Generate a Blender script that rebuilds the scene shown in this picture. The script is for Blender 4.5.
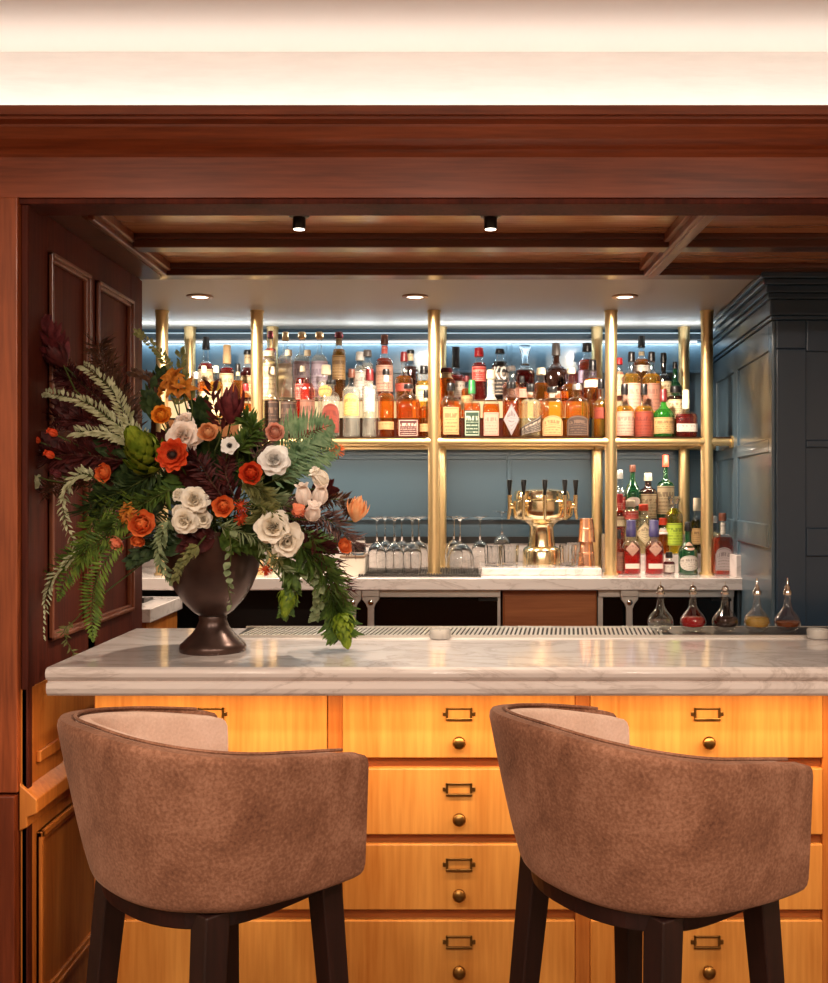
import bpy, bmesh, math, random
from mathutils import Vector, Matrix, Euler

for o in list(bpy.data.objects):
    bpy.data.objects.remove(o)
S = bpy.context.scene
C = S.collection
R = math.radians
PI = math.pi

# ------------------------------------------------------------ camera, world, lights, exposure
F = 989.0                      # focal length in pixels of the 828x983 frame
VX, VY, EYE = 448.0, 492.0, 1.5
cam_d = bpy.data.cameras.new('camera')
cam = bpy.data.objects.new('camera', cam_d)
C.objects.link(cam)
cam.location = (0, 0, EYE)
cam.rotation_euler = (R(90), 0, 0)
cam_d.sensor_fit = 'AUTO'
cam_d.sensor_width = 36.0
cam_d.lens = 36.0 * F / 983.0
cam_d.shift_x = -(VX - 414.0) / 983.0
cam_d.shift_y = (VY - 491.5) / 983.0
cam_d.clip_start = 0.05
S.camera = cam

S.view_settings.view_transform = 'Standard'
S.view_settings.look = 'None'
S.view_settings.exposure = 0.0
S.view_settings.gamma = 1.0
S.view_settings.use_curve_mapping = False
try:
    S.cycles.use_denoising = True
    S.cycles.denoiser = 'OPENIMAGEDENOISE'
    S.cycles.max_bounces = 10
    S.cycles.diffuse_bounces = 4
    S.cycles.glossy_bounces = 5
    S.cycles.transmission_bounces = 8
    S.cycles.transparent_max_bounces = 48
    S.cycles.sample_clamp_indirect = 6.0
    S.cycles.caustics_reflective = False
    S.cycles.caustics_refractive = False
except Exception:
    pass

W = bpy.data.worlds.new('world')
S.world = W
W.use_nodes = True
W.node_tree.nodes['Background'].inputs[0].default_value = (1.0, 0.78, 0.58, 1)
W.node_tree.nodes['Background'].inputs[1].default_value = 0.1

def lamp(name, kind, loc, power, col, size=0.1, rot=(0, 0, 0), size_y=None, spot=None, blend=0.6):
    d = bpy.data.lights.new(name, kind)
    d.energy = power
    d.color = col
    if kind == 'AREA':
        d.size = size
        if size_y:
            d.shape = 'RECTANGLE'
            d.size_y = size_y
        else:
            d.shape = 'DISK'
    elif kind == 'SPOT':
        d.spot_size = R(spot)
        d.spot_blend = blend
        d.shadow_soft_size = size
    else:
        d.shadow_soft_size = size
    o = bpy.data.objects.new(name, d)
    C.objects.link(o)
    o.location = loc
    o.rotation_euler = rot
    return o

WARM = (1.0, 0.74, 0.50)
WARM2 = (1.0, 0.62, 0.30)
CEIL = 2.666                   # white ceiling of the room
SOF = 2.26                     # ceiling over the back bar
# unseen fill lamps added under the ceiling to light the bar front
for i, (x, y, p) in enumerate([(-1.3, 0.1, 34), (0.0, 0.1, 34), (1.3, 0.1, 34), (-1.3, -1.4, 26), (0.0, -1.4, 26), (1.3, -1.4, 26)]):
    lamp('room_fill_lamp', 'AREA', (x, y, CEIL - 0.02), p, (1.0, 0.86, 0.71), 0.35)
# light strip under the counter's overhang
lamp('counter_strip_lamp', 'AREA', (0.4, 2.415, 1.003), 11.5, (1.0, 0.67, 0.36), 2.75, (R(0), 0, 0), 0.03)
# cove strip on the cornice ledge
lamp('cove_strip_lamp', 'AREA', (0, 2.49, 2.445), 7.2, (1.0, 0.945, 0.89), 5.0, (R(140), 0, 0), 0.04)
# back bar downlights
for x in (-0.963, -0.128, 0.687):
    lamp('back_bar_downlight_lamp', 'SPOT', (x, 3.84, SOF - 0.02), 84, (1.0, 0.85, 0.68), 0.03, (R(28), 0, 0), spot=125, blend=0.8)
# spots on the wooden soffit
for x in (-0.42, 0.12):
    lamp('soffit_spot_lamp', 'SPOT', (x, 2.79, 2.20), 42, (1.0, 0.84, 0.66), 0.02, (0, 0, 0), spot=110, blend=0.9)
# strip at the head of the blue back wall and strip below the bottle shelf
lamp('wall_strip_lamp', 'AREA', (0, 4.585, 2.196), 4.5, (0.70, 0.90, 1.0), 2.9, (R(25), 0, 0), 0.012)
lamp('wall_uplight_lamp', 'AREA', (0, 4.45, 2.20), 5.0, (0.80, 0.93, 1.0), 2.9, (R(180), 0, 0), 0.012)
lamp('shelf_strip_lamp', 'AREA', (0, 4.40, 1.69), 13, (1.0, 0.86, 0.68), 2.2, (0, 0, 0), 0.03)

# ------------------------------------------------------------ helpers
def at(px, py, d):
    """the point at depth d seen at pixel (px, py) of the photograph"""
    return Vector(((px - VX) * d / F, d, EYE - (py - VY) * d / F))

MATS = {}
def new_mat(name):
    m = bpy.data.materials.new(name)
    m.use_nodes = True
    nt = m.node_tree
    for n in list(nt.nodes):
        nt.nodes.remove(n)
    out = nt.nodes.new('ShaderNodeOutputMaterial')
    return m, nt, out

def lin(c):
    """sRGB 0-255 triple to linear"""
    r = []
    for v in c:
        v = v / 255.0
        r.append(v / 12.92 if v <= 0.04045 else ((v + 0.055) / 1.055) ** 2.4)
    return (r[0], r[1], r[2], 1)

def ramp_node(nt, stops):
    n = nt.nodes.new('ShaderNodeValToRGB')
    e = n.color_ramp.elements
    while len(e) < len(stops):
        e.new(0.5)
    for el, (p, c) in zip(e, stops):
        el.position = p
        el.color = c
    return n

def mat(name, col, rough=0.5, metal=0.0, spec=0.5, noise=0.0, scale=30, bump=0.0, coat=0.0, sheen=0.0, stretch=(1, 1, 1), sss=0.0):
    if name in MATS:
        return MATS[name]
    m, nt, out = new_mat(name)
    p = nt.nodes.new('ShaderNodeBsdfPrincipled')
    c = lin(col)
    p.inputs['Base Color'].default_value = c
    p.inputs['Roughness'].default_value = rough
    p.inputs['Metallic'].default_value = metal
    p.inputs['Specular IOR Level'].default_value = spec
    p.inputs['Coat Weight'].default_value = coat
    p.inputs['Coat Roughness'].default_value = 0.1
    p.inputs['Sheen Weight'].default_value = sheen
    if noise or bump:
        tc = nt.nodes.new('ShaderNodeTexCoord')
        mp = nt.nodes.new('ShaderNodeMapping')
        mp.inputs['Scale'].default_value = stretch
        nz = nt.nodes.new('ShaderNodeTexNoise')
        nz.inputs['Scale'].default_value = scale
        nz.inputs['Detail'].default_value = 5
        nt.links.new(tc.outputs['Object'], mp.inputs[0])
        nt.links.new(mp.outputs[0], nz.inputs['Vector'])
        if noise:
            a = tuple(max(0, v * (1 - noise)) for v in c[:3]) + (1,)
            b = tuple(min(1, v * (1 + noise)) for v in c[:3]) + (1,)
            rp = ramp_node(nt, [(0.32, a), (0.68, b)])
            nt.links.new(nz.outputs['Fac'], rp.inputs[0])
            nt.links.new(rp.outputs[0], p.inputs['Base Color'])
        if bump:
            bp = nt.nodes.new('ShaderNodeBump')
            bp.inputs['Strength'].default_value = bump
            bp.inputs['Distance'].default_value = 0.004
            nt.links.new(nz.outputs['Fac'], bp.inputs['Height'])
            nt.links.new(bp.outputs[0], p.inputs['Normal'])
    nt.links.new(p.outputs[0], out.inputs[0])
    MATS[name] = m
    return m

def wood(name, dark, light, axis='X', rough=0.35, scale=9.0, coat=0.3, bump=0.05, spec=0.5):
    """grain running along the axis"""
    if name in MATS:
        return MATS[name]
    m, nt, out = new_mat(name)
    p = nt.nodes.new('ShaderNodeBsdfPrincipled')
    p.inputs['Roughness'].default_value = rough
    p.inputs['Specular IOR Level'].default_value = spec
    p.inputs['Coat Weight'].default_value = coat
    p.inputs['Coat Roughness'].default_value = 0.18
    tc = nt.nodes.new('ShaderNodeTexCoord')
    mp = nt.nodes.new('ShaderNodeMapping')
    sc = {'X': (0.06, 1, 1), 'Y': (1, 0.06, 1), 'Z': (1, 1, 0.06)}[axis]
    mp.inputs['Scale'].default_value = sc
    nt.links.new(tc.outputs['Object'], mp.inputs[0])
    n1 = nt.nodes.new('ShaderNodeTexNoise')
    n1.inputs['Scale'].default_value = scale * 1.2
    n1.inputs['Detail'].default_value = 4
    n1.inputs['Distortion'].default_value = 0.6
    n2 = nt.nodes.new('ShaderNodeTexNoise')
    n2.inputs['Scale'].default_value = scale * 14
    n2.inputs['Detail'].default_value = 6
    nt.links.new(mp.outputs[0], n1.inputs['Vector'])
    nt.links.new(mp.outputs[0], n2.inputs['Vector'])
    mx = nt.nodes.new('ShaderNodeMix')
    mx.data_type = 'FLOAT'
    mx.inputs[0].default_value = 0.42
    nt.links.new(n1.outputs['Fac'], mx.inputs[2])
    nt.links.new(n2.outputs['Fac'], mx.inputs[3])
    rp = ramp_node(nt, [(0.34, lin(dark)), (0.66, lin(light))])
    nt.links.new(mx.outputs[0], rp.inputs[0])
    nt.links.new(rp.outputs[0], p.inputs['Base Color'])
    bp = nt.nodes.new('ShaderNodeBump')
    bp.inputs['Strength'].default_value = bump
    bp.inputs['Distance'].default_value = 0.003
    nt.links.new(mx.outputs[0], bp.inputs['Height'])
    nt.links.new(bp.outputs[0], p.inputs['Normal'])
    nt.links.new(p.outputs[0], out.inputs[0])
    MATS[name] = m
    return m

def marble(name, base, vein, rough=0.1, scale=2.2):
    if name in MATS:
        return MATS[name]
    m, nt, out = new_mat(name)
    p = nt.nodes.new('ShaderNodeBsdfPrincipled')
    p.inputs['Roughness'].default_value = rough
    p.inputs['Coat Weight'].default_value = 0.35
    p.inputs['Coat Roughness'].default_value = 0.04
    tc = nt.nodes.new('ShaderNodeTexCoord')
    mp = nt.nodes.new('ShaderNodeMapping')
    mp.inputs['Rotation'].default_value = (0.4, 0.25, 0.5)
    mp.inputs['Scale'].default_value = (0.6, 1.3, 1.6)
    nt.links.new(tc.outputs['Object'], mp.inputs[0])
    n1 = nt.nodes.new('ShaderNodeTexNoise')
    n1.inputs['Scale'].default_value = scale * 2
    n1.inputs['Detail'].default_value = 9
    n1.inputs['Roughness'].default_value = 0.62
    n1.inputs['Distortion'].default_value = 1.2
    nt.links.new(mp.outputs[0], n1.inputs['Vector'])
    v = lin(vein)
    b = lin(base)
    mid = tuple((x * 0.35 + y * 0.65) for x, y in zip(v[:3], b[:3])) + (1,)
    rp = ramp_node(nt, [(0.0, b), (0.455, b), (0.497, v), (0.515, mid), (0.58, b), (1.0, tuple(0.9 * q for q in b[:3]) + (1,))])
    nt.links.new(n1.outputs['Fac'], rp.inputs[0])
    nt.links.new(rp.outputs[0], p.inputs['Base Color'])
    nt.links.new(p.outputs[0], out.inputs[0])
    MATS[name] = m
    return m

def emit(name, col, strength):
    if name in MATS:
        return MATS[name]
    m, nt, out = new_mat(name)
    e = nt.nodes.new('ShaderNodeEmission')
    e.inputs[0].default_value = tuple(col) + (1,)
    e.inputs[1].default_value = strength
    nt.links.new(e.outputs[0], out.inputs[0])
    MATS[name] = m
    return m

def thin_glass(name, col=(1, 1, 1), edge=0.75, base=0.05, body=0.0, body_col=(0.8, 0.8, 0.8)):
    """a glass wall: mostly transparent, mirror-like towards grazing angles"""
    if name in MATS:
        return MATS[name]
    m, nt, out = new_mat(name)
    tr = nt.nodes.new('ShaderNodeBsdfTransparent')
    tr.inputs[0].default_value = tuple(col) + (1,)
    gl = nt.nodes.new('ShaderNodeBsdfGlossy')
    gl.inputs['Roughness'].default_value = 0.04
    gl.inputs[0].default_value = (0.95, 0.95, 0.95, 1)
    lw = nt.nodes.new('ShaderNodeLayerWeight')
    lw.inputs[0].default_value = 0.25
    mr = nt.nodes.new('ShaderNodeMapRange')
    mr.inputs[3].default_value = base
    mr.inputs[4].default_value = edge
    nt.links.new(lw.outputs['Facing'], mr.inputs[0])
    mx = nt.nodes.new('ShaderNodeMixShader')
    nt.links.new(mr.outputs[0], mx.inputs[0])
    src = tr
    if body:
        df = nt.nodes.new('ShaderNodeBsdfDiffuse')
        df.inputs[0].default_value = tuple(body_col) + (1,)
        m2 = nt.nodes.new('ShaderNodeMixShader')
        m2.inputs[0].default_value = body
        nt.links.new(tr.outputs[0], m2.inputs[1])
        nt.links.new(df.outputs[0], m2.inputs[2])
        src = m2
    nt.links.new(src.outputs[0], mx.inputs[1])
    nt.links.new(gl.outputs[0], mx.inputs[2])
    nt.links.new(mx.outputs[0], out.inputs[0])
    MATS[name] = m
    return m

def real_glass(name, col=(1, 1, 1), ior=1.45):
    if name in MATS:
        return MATS[name]
    m, nt, out = new_mat(name)
    g = nt.nodes.new('ShaderNodeBsdfGlass')
    g.inputs['Color'].default_value = tuple(col) + (1,)
    g.inputs['IOR'].default_value = ior
    g.inputs['Roughness'].default_value = 0.0
    nt.links.new(g.outputs[0], out.inputs[0])
    MATS[name] = m
    return m

def liquid(name, tint, body_col, body=0.22):
    return thin_glass(name, tint, edge=0.28, base=0.012, body=body * 0.28, body_col=body_col)

class MB:
    """collects shapes into one mesh"""
    def __init__(self):
        self.bm = bmesh.new()
        self.M = Matrix.Identity(4)
    def v(self, p):
        return self.bm.verts.new(self.M @ Vector(p))
    def face(self, vs):
        try:
            return self.bm.faces.new(vs)
        except ValueError:
            return None
    def box(self, x0, x1, y0, y1, z0, z1):
        q = [self.v((x, y, z)) for x in (x0, x1) for y in (y0, y1) for z in (z0, z1)]
        for f in ((0, 1, 3, 2), (4, 6, 7, 5), (0, 4, 5, 1), (2, 3, 7, 6), (0, 2, 6, 4), (1, 5, 7, 3)):
            self.face([q[i] for i in f])
        return self
    def hexa(self, bottom, top):
        a = [self.v(p) for p in bottom]
        b = [self.v(p) for p in top]
        n = len(a)
        self.face(a[::-1]); self.face(b)
        for i in range(n):
            self.face([a[i], a[(i + 1) % n], b[(i + 1) % n], b[i]])
        return self
    def rings(self, rings, cap0=True, cap1=True, closed=True):
        prev = None
        n = len(rings[0])
        vr = [[self.v(p) for p in r] for r in rings]
        for a, b in zip(vr, vr[1:]):
            for i in range(n if closed else n - 1):
                j = (i + 1) % n
                self.face([a[i], a[j], b[j], b[i]])
        if closed and cap0:
            self.face(vr[0][::-1])
        if closed and cap1:
            self.face(vr[-1])
        return self
    def lathe(self, prof, n=20, c=(0, 0, 0), cap0=True, cap1=True):
        rs = []
        for r, z in prof:
            r = max(r, 1e-4)
            rs.append([(c[0] + r * math.cos(2 * PI * i / n), c[1] + r * math.sin(2 * PI * i / n), c[2] + z) for i in range(n)])
        return self.rings(rs, cap0, cap1)
    def tube(self, pts, r, n=8, r1=None):
        pts = [Vector(p) for p in pts]
        m = len(pts)
        rs = []
        up = Vector((0, 0, 1))
        prevn = None
        for i, p in enumerate(pts):
            t = (pts[min(i + 1, m - 1)] - pts[max(i - 1, 0)])
            if t.length < 1e-9:
                t = Vector((0, 0, 1))
            t.normalize()
            if prevn is None:
                a = up if abs(t.z) < 0.9 else Vector((1, 0, 0))
                nn = t.cross(a).normalized()
            else:
                nn = (prevn - t * prevn.dot(t))
                nn = nn.normalized() if nn.length > 1e-6 else t.cross(Vector((1, 0, 0))).normalized()
            prevn = nn
            bb = t.cross(nn)
            rr = r if r1 is None else r + (r1 - r) * i / max(1, m - 1)
            rs.append([p + (nn * math.cos(2 * PI * k / n) + bb * math.sin(2 * PI * k / n)) * rr for k in range(n)])
        return self.rings(rs)
    def extrude_x(self, prof, x0, x1):
        """closed profile of (y, z) extruded along x"""
        return self.rings([[(x0, y, z) for y, z in prof], [(x1, y, z) for y, z in prof]])
    def extrude_y(self, prof, y0, y1):
        return self.rings([[(x, y0, z) for x, z in prof], [(x, y1, z) for x, z in prof]])
    def extrude_z(self, prof, z0, z1):
        return self.rings([[(x, y, z0) for x, y in prof], [(x, y, z1) for x, y in prof]])
    def grid(self, g):
        vr = [[self.v(p) for p in r] for r in g]
        for a, b in zip(vr, vr[1:]):
            for i in range(len(a) - 1):
                self.face([a[i], a[i + 1], b[i + 1], b[i]])
        return self
    def sphere(self, c, r, n=12, m=8, sz=1.0):
        prof = [(r * math.sin(PI * i / m), -r * sz * math.cos(PI * i / m)) for i in range(m + 1)]
        return self.lathe(prof, n, c)

def obj(name, mb, m, parent=None, smooth=False, bevel=0.0, seg=2, angle=35, normals=True):
    bm = mb.bm
    if normals:
        bmesh.ops.recalc_face_normals(bm, faces=bm.faces)
    me = bpy.data.meshes.new(name)
    bm.to_mesh(me)
    bm.free()
    me.materials.append(m)
    if smooth:
        for p in me.polygons:
            p.use_smooth = True
    o = bpy.data.objects.new(name, me)
    C.objects.link(o)
    if bevel:
        b = o.modifiers.new('bevel', 'BEVEL')
        b.width = bevel
        b.segments = seg
        b.limit_method = 'ANGLE'
        b.angle_limit = R(angle)
    if smooth:
        try:
            me.set_sharp_from_angle(angle=R(50))
        except Exception:
            pass
    if parent:
        o.parent = parent
    return o

def tag(o, label, cat, group=None):
    o['label'] = label
    o['category'] = cat
    if group:
        o['group'] = group
    return o

def thing(name, label, cat, loc=(0, 0, 0), rz=0.0, group=None):
    o = bpy.data.objects.new(name, None)
    o.empty_display_size = 0.05
    C.objects.link(o)
    o.location = loc
    o.rotation_euler = (0, 0, rz)
    return tag(o, label, cat, group)

def struct(name, mb, m, smooth=False, bevel=0.0, seg=2):
    o = obj(name, mb, m, None, smooth, bevel, seg)
    o['kind'] = 'structure'
    return o

def copy_tree(o, parent=None):
    c = o.copy()
    C.objects.link(c)
    if parent:
        c.parent = parent
    for ch in list(o.children):
        copy_tree(ch, c)
    return c

def place(root, label, loc, rz=0.0, group=None):
    r = copy_tree(root)
    r.location = loc
    r.rotation_euler = (0, 0, rz)
    r['label'] = label
    if group:
        r['group'] = group
    return r

# ------------------------------------------------------------ materials
M_header = wood('mahogany_x', (104, 47, 25), (164, 84, 50), 'X', rough=0.38, scale=7, coat=0.25)
M_jamb = wood('mahogany_z', (110, 48, 22), (178, 92, 50), 'Z', rough=0.4, scale=8, coat=0.2)
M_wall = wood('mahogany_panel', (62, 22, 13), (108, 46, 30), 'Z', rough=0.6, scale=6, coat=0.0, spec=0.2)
M_soffit = wood('soffit_wood', (150, 86, 48), (204, 132, 84), 'X', rough=0.25, scale=7, coat=0.5)
M_oakx = wood('golden_oak', (192, 116, 44), (228, 160, 80), 'Z', rough=0.42, scale=6, coat=0.15)
M_oakz = wood('golden_oak_upright', (166, 88, 30), (208, 132, 60), 'Z', rough=0.42, scale=7, coat=0.15)
M_rail = wood('oak_rail', (140, 70, 26), (176, 100, 44), 'X', rough=0.45, scale=7, coat=0.1)
M_plaster = mat('cream_plaster', (232, 226, 219), 0.75, noise=0.03, scale=18, bump=0.25, stretch=(0.5, 3, 3))
M_ceilw = mat('ceiling_paint', (236, 228, 218), 0.8)
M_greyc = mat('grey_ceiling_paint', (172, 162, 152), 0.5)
M_blue = mat('blue_satin_paint', (74, 94, 107), 0.30, spec=0.5, coat=0.3)
M_navy = mat('navy_satin_paint', (42, 64, 84), 0.30, spec=0.5, coat=0.2)
M_marble = marble('white_marble', (228, 216, 210), (204, 190, 183), rough=0.1)
M_brass = mat('brushed_brass', (240, 208, 152), 0.42, metal=1.0)
M_gold = mat('polished_brass', (255, 234, 190), 0.18, metal=1.0)
M_bronze = mat('aged_brass', (150, 112, 62), 0.32, metal=1.0)
M_copper = mat('copper', (238, 176, 140), 0.26, metal=1.0)
M_steel = mat('stainless_steel', (214, 210, 204), 0.42, metal=1.0)
M_chrome = mat('chrome', (225, 222, 218), 0.08, metal=1.0)
M_black = mat('black_plastic', (16, 15, 15), 0.3)
M_dark = mat('dark_interior', (20, 15, 13), 0.7)
M_floor = wood('floor_boards', (44, 26, 16), (84, 52, 32), 'Y', rough=0.4, scale=5, coat=0.2)
M_glass = thin_glass('clear_glass', (0.97, 0.98, 0.97), edge=0.95, base=0.03)
# ------------------------------------------------------------ the setting
mb = MB(); mb.box(-2.6, 2.6, -2.6, 4.8, -0.05, 0.0); struct('floor', mb, M_floor)
mb = MB(); mb.box(-2.6, 2.6, -2.6, 2.72, CEIL, CEIL + 0.05); struct('ceiling', mb, M_ceilw)
M_roomwall = mat('room_wall_paint', (196, 172, 148), 0.7)
mb = MB(); mb.box(-2.7, -2.6, -2.6, 4.8, 0, CEIL); struct('wall_left', mb, M_roomwall)
mb = MB(); mb.box(2.6, 2.7, -2.6, 4.8, 0, CEIL); struct('wall_right', mb, M_roomwall)
mb = MB(); mb.box(-2.7, 2.7, -2.7, -2.6, 0, CEIL); struct('wall_rear', mb, M_roomwall)
# plaster wall above the cornice
mb = MB(); mb.box(-2.6, 2.6, 2.62, 2.70, 2.30, CEIL); struct('wall_front', mb, M_plaster)
# header with its crown moulding
hp = [(2.62, 2.240), (2.485, 2.240), (2.485, 2.262), (2.500, 2.266), (2.500, 2.372), (2.492, 2.380), (2.484, 2.386),
      (2.470, 2.392), (2.452, 2.402), (2.438, 2.416), (2.430, 2.424), (2.430, 2.430), (2.404, 2.433), (2.404, 2.440),
      (2.392, 2.440), (2.392, 2.462), (2.42, 2.462), (2.42, 2.450), (2.62, 2.450)]
hp = [(y, z - 0.026) if z > 2.29 else (y, z) for y, z in hp]
mb = MB(); mb.extrude_x(hp, -2.6, 2.6); struct('trim_1', mb, M_header)
# left jamb and its bead
mb = MB(); mb.box(-2.6, -1.08, 2.48, 2.60, 0.745, 2.24); struct('trim_2', mb, M_jamb, bevel=0.003)
mb = MB(); mb.box(-2.6, -1.083, 2.47, 2.60, 0.0, 0.74); struct('trim_3', mb, wood('mahogany_shaded', (84, 32, 14), (134, 62, 34), 'Z', rough=0.4, scale=8, coat=0.1), bevel=0.004)  # lower jamb in darker wood: shade beyond the strip's reach painted in
mb = MB(); mb.box(-2.6, 2.6, 2.492, 2.60, 2.226, 2.24); struct('header_shade_lip', mb, M_wall, bevel=0.002)  # dark lip under the header, added in place of its shadow gap
mb = MB()
mb.box(-1.08, -1.062, 2.50, 2.53, 0.0, 2.24)
mb.box(-1.08, -1.068, 2.53, 2.56, 0.0, 2.24)
struct('trim_4', mb, M_wall, bevel=0.004)
# return wall of dark panelled wood
mb = MB(); mb.box(-1.16, -1.08, 2.60, 3.468, 0, 2.26)
mb.box(-1.0801, -1.072, 2.56, 2.65, 0.74, 2.24)
mb.box(-1.0801, -1.072, 2.945, 3.005, 1.0, 2.145)
mb.box(-1.0801, -1.072, 3.345, 3.468, 0.74, 2.24)
mb.box(-1.0801, -1.072, 2.65, 3.345, 2.145, 2.24)
mb.box(-1.0801, -1.072, 2.65, 3.345, 0.80, 1.10)
struct('wall_return', mb, M_wall, bevel=0.002)
def frame_y(mb, x, y0, y1, z0, z1, w=0.022, t=0.014):
    """moulding running round a panel on a wall of constant x, facing +x"""
    for k, (ww, tt) in enumerate(((w, t), (w * 0.55, t * 1.5))):
        mb.box(x, x + tt, y0, y0 + ww, z0, z1)
        mb.box(x, x + tt, y1 - ww, y1, z0, z1)
        mb.box(x, x + tt, y0, y1, z1 - ww, z1)
        mb.box(x, x + tt, y0, y1, z0, z0 + ww)
M_mould = wood('mahogany_mould', (96, 46, 28), (150, 84, 54), 'Z', rough=0.35, scale=7, coat=0.2)
mb = MB(); frame_y(mb, -1.079, 2.65, 2.945, 1.10, 2.145); struct('trim_5', mb, M_mould, bevel=0.003)
mb = MB(); frame_y(mb, -1.079, 3.005, 3.345, 1.10, 2.145); struct('trim_6', mb, M_mould, bevel=0.003)
# wainscot below the counter: sloped dado cap and a panel under it
mb = MB()
mb.extrude_y([(-1.08, 0.765), (-1.035, 0.725), (-1.035, 0.690), (-1.06, 0.680), (-1.06, 0.655), (-1.08, 0.645)], 2.49, 3.40)
struct('trim_7', mb, M_oakz, bevel=0.003)
mb = MB(); mb.box(-1.08, -1.066, 2.50, 3.40, 0.0, 1.0); struct('trim_8', mb, M_oakz)
mb = MB(); frame_y(mb, -1.068, 2.56, 3.30, 0.16, 0.62, 0.03, 0.012); struct('trim_9', mb, M_oakz, bevel=0.003)
mb = MB(); mb.box(-1.0665, -1.054, 2.56, 3.3, 0.80, 0.83); struct('trim_10', mb, M_oakz, bevel=0.003)

# coffered wooden soffit
mb = MB()
mb.box(-1.2, 2.2, 2.60, 3.47, 2.285, 2.32)
struct('ceiling_soffit', mb, M_soffit)
M_rib = wood('soffit_rib_wood', (60, 25, 14), (104, 50, 28), 'X', rough=0.3, scale=7, coat=0.4)
def rib_x(name, y0, y1, x0, x1, st=0.012):
    mb = MB()
    mb.box(x0, x1, y0, y1, 2.245, 2.286)
    mb.box(x0, x1, y0 - st, y1 + st, 2.268, 2.286)
    return struct(name, mb, M_rib, bevel=0.004)
rib_x('trim_11', 3.40, 3.470, -1.08, 2.2)
rib_x('trim_12', 3.01, 3.075, -0.96, 2.2)
rib_x('trim_13', 2.60, 2.625, -1.08, 2.2)
def rib_y(name, x0, x1, y0, y1):
    mb = MB()
    mb.box(x0, x1, y0, y1, 2.241, 2.286)
    mb.box(x0 - 0.016, x1 + 0.016, y0, y1, 2.260, 2.286)
    mb.box(x0 + 0.012, x1 - 0.012, y0, y1, 2.236, 2.286)
    return struct(name, mb, M_mould, bevel=0.004)
rib_y('trim_14', 0.672, 0.722, 2.625, 3.40)
mb = MB(); mb.box(-1.08, -0.985, 2.61, 3.40, 2.240, 2.286); struct('trim_15', mb, M_rib)
mb = MB()
mb.box(-0.985, -0.966, 2.70, 3.40, 2.243, 2.286)
mb.box(-0.968, -0.952, 2.70, 3.40, 2.260, 2.286)
struct('trim_16', mb, M_mould, bevel=0.004)

# back bar niche
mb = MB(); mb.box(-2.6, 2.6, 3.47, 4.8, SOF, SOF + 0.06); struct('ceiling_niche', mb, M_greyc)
mb = MB(); mb.box(-2.6, 2.6, 4.62, 4.72, 0, SOF)
struct('wall_back', mb, M_blue)
mb = MB()      # applied frame mouldings on the blue wall
def frame_x(mb, x0, x1, z0, z1, y, w=0.03, t=0.012):
    for (a, b, c, d) in ((x0, x0 + w, z0, z1), (x1 - w, x1, z0, z1), (x0, x1, z1 - w, z1), (x0, x1, z0, z0 + w)):
        mb.box(a, b, y - t, y, c, d)
for x0, x1 in ((-1.55, -0.83), (-0.79, 0.275), (0.315, 1.2)):
    mb.box(x0 - 0.04, x1, 4.612, 4.621, 2.052, 2.066)
    mb.box(x0 - 0.04, x1, 4.610, 4.621, 1.652, 1.672)
    mb.box(x0 - 0.04, x1, 4.606, 4.621, 1.368, 1.380)
    mb.box(x1, x1 + 0.02, 4.612, 4.621, 1.375, 2.20)
struct('trim_17', mb, M_blue, bevel=0.003)
mb = MB(); mb.box(-2.0, 1.25, 4.575, 4.62, 2.208, 2.232); struct('trim_18', mb, M_blue)
# LED profiles at the head of the back wall
led = thing('light_strip', 'thin cool white light strip running along top of blue back wall', 'light strip', (0, 4.585, 2.232))
mb = MB(); mb.box(-1.9, 1.24, -0.006, 0.006, 0.002, 0.006); obj('diffuser', mb, emit('led_cool', (0.6, 0.88, 1.0), 0.9), led)
mb = MB(); mb.box(-1.9, 1.24, -0.007, 0.007, 0.0, 0.002); obj('profile', mb, M_steel, led)
led = thing('light_strip', 'second light strip on blue wall just below the fascia board', 'light strip', (0, 4.60, 2.198))
mb = MB(); mb.box(-1.62, 1.16, 0.004, 0.012, -0.004, 0.006); obj('diffuser', mb, emit('led_cool2', (0.85, 0.95, 1.0), 1.6), led)
mb = MB(); mb.box(-1.62, 1.16, 0.002, 0.02, 0.006, 0.0100); obj('profile', mb, M_steel, led)

# blue panelled tall cabinet at the right
cab = thing('panelled_cabinet', 'dark navy panelled tall cabinet wall with crown moulding beside the back bar', 'cabinet', (1.145, 3.46, 0))
pl = [(0, 0), (1.2, 0), (1.2, 1.16), (0.105, 1.16)]
mb = MB(); mb.extrude_z(pl, 0, 2.255); obj('body', mb, M_navy, cab, bevel=0.002)
def face_boxes(mb, items):
    for (x0, x1, z0, z1, t) in items:
        mb.box(x0, x1, -t, 0.001, z0, z1)
mb = MB()
face_boxes(mb, [(0.0, 0.105, 0.0, 2.0, 0.012), (0.105, 1.2, 1.655, 1.682, 0.012), (0.105, 1.2, 1.275, 1.375, 0.012), (0.105, 1.2, 1.99, 2.10, 0.012), (0.0, 0.105, 2.0, 2.10, 0.012), (0.62, 0.70, 0, 2.0, 0.012)])
obj('face_frame', mb, M_navy, cab, bevel=0.004)
mb = MB()
for k, (z0, z1, t) in enumerate(((2.10, 2.115, 0.02), (2.115, 2.17, 0.026), (2.17, 2.19, 0.035), (2.19, 2.215, 0.045), (2.215, 2.235, 0.06), (2.235, 2.256, 0.07))):
    mb.extrude_z([(-t, -t), (1.2, -t), (1.2, 0.01), (0.02, 0.01), (0.105 - 0.0, 1.16), (0.105 - t, 1.16)], z0, z1)
obj('crown', mb, M_navy, cab, bevel=0.004)
sl = math.hypot(0.105, 1.16)
side = MB()
ang = math.atan2(1.16, 0.105)
side.M = Matrix.Rotation(ang, 4, 'Z')         # local x runs along the splayed side, +y faces the niche
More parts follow.
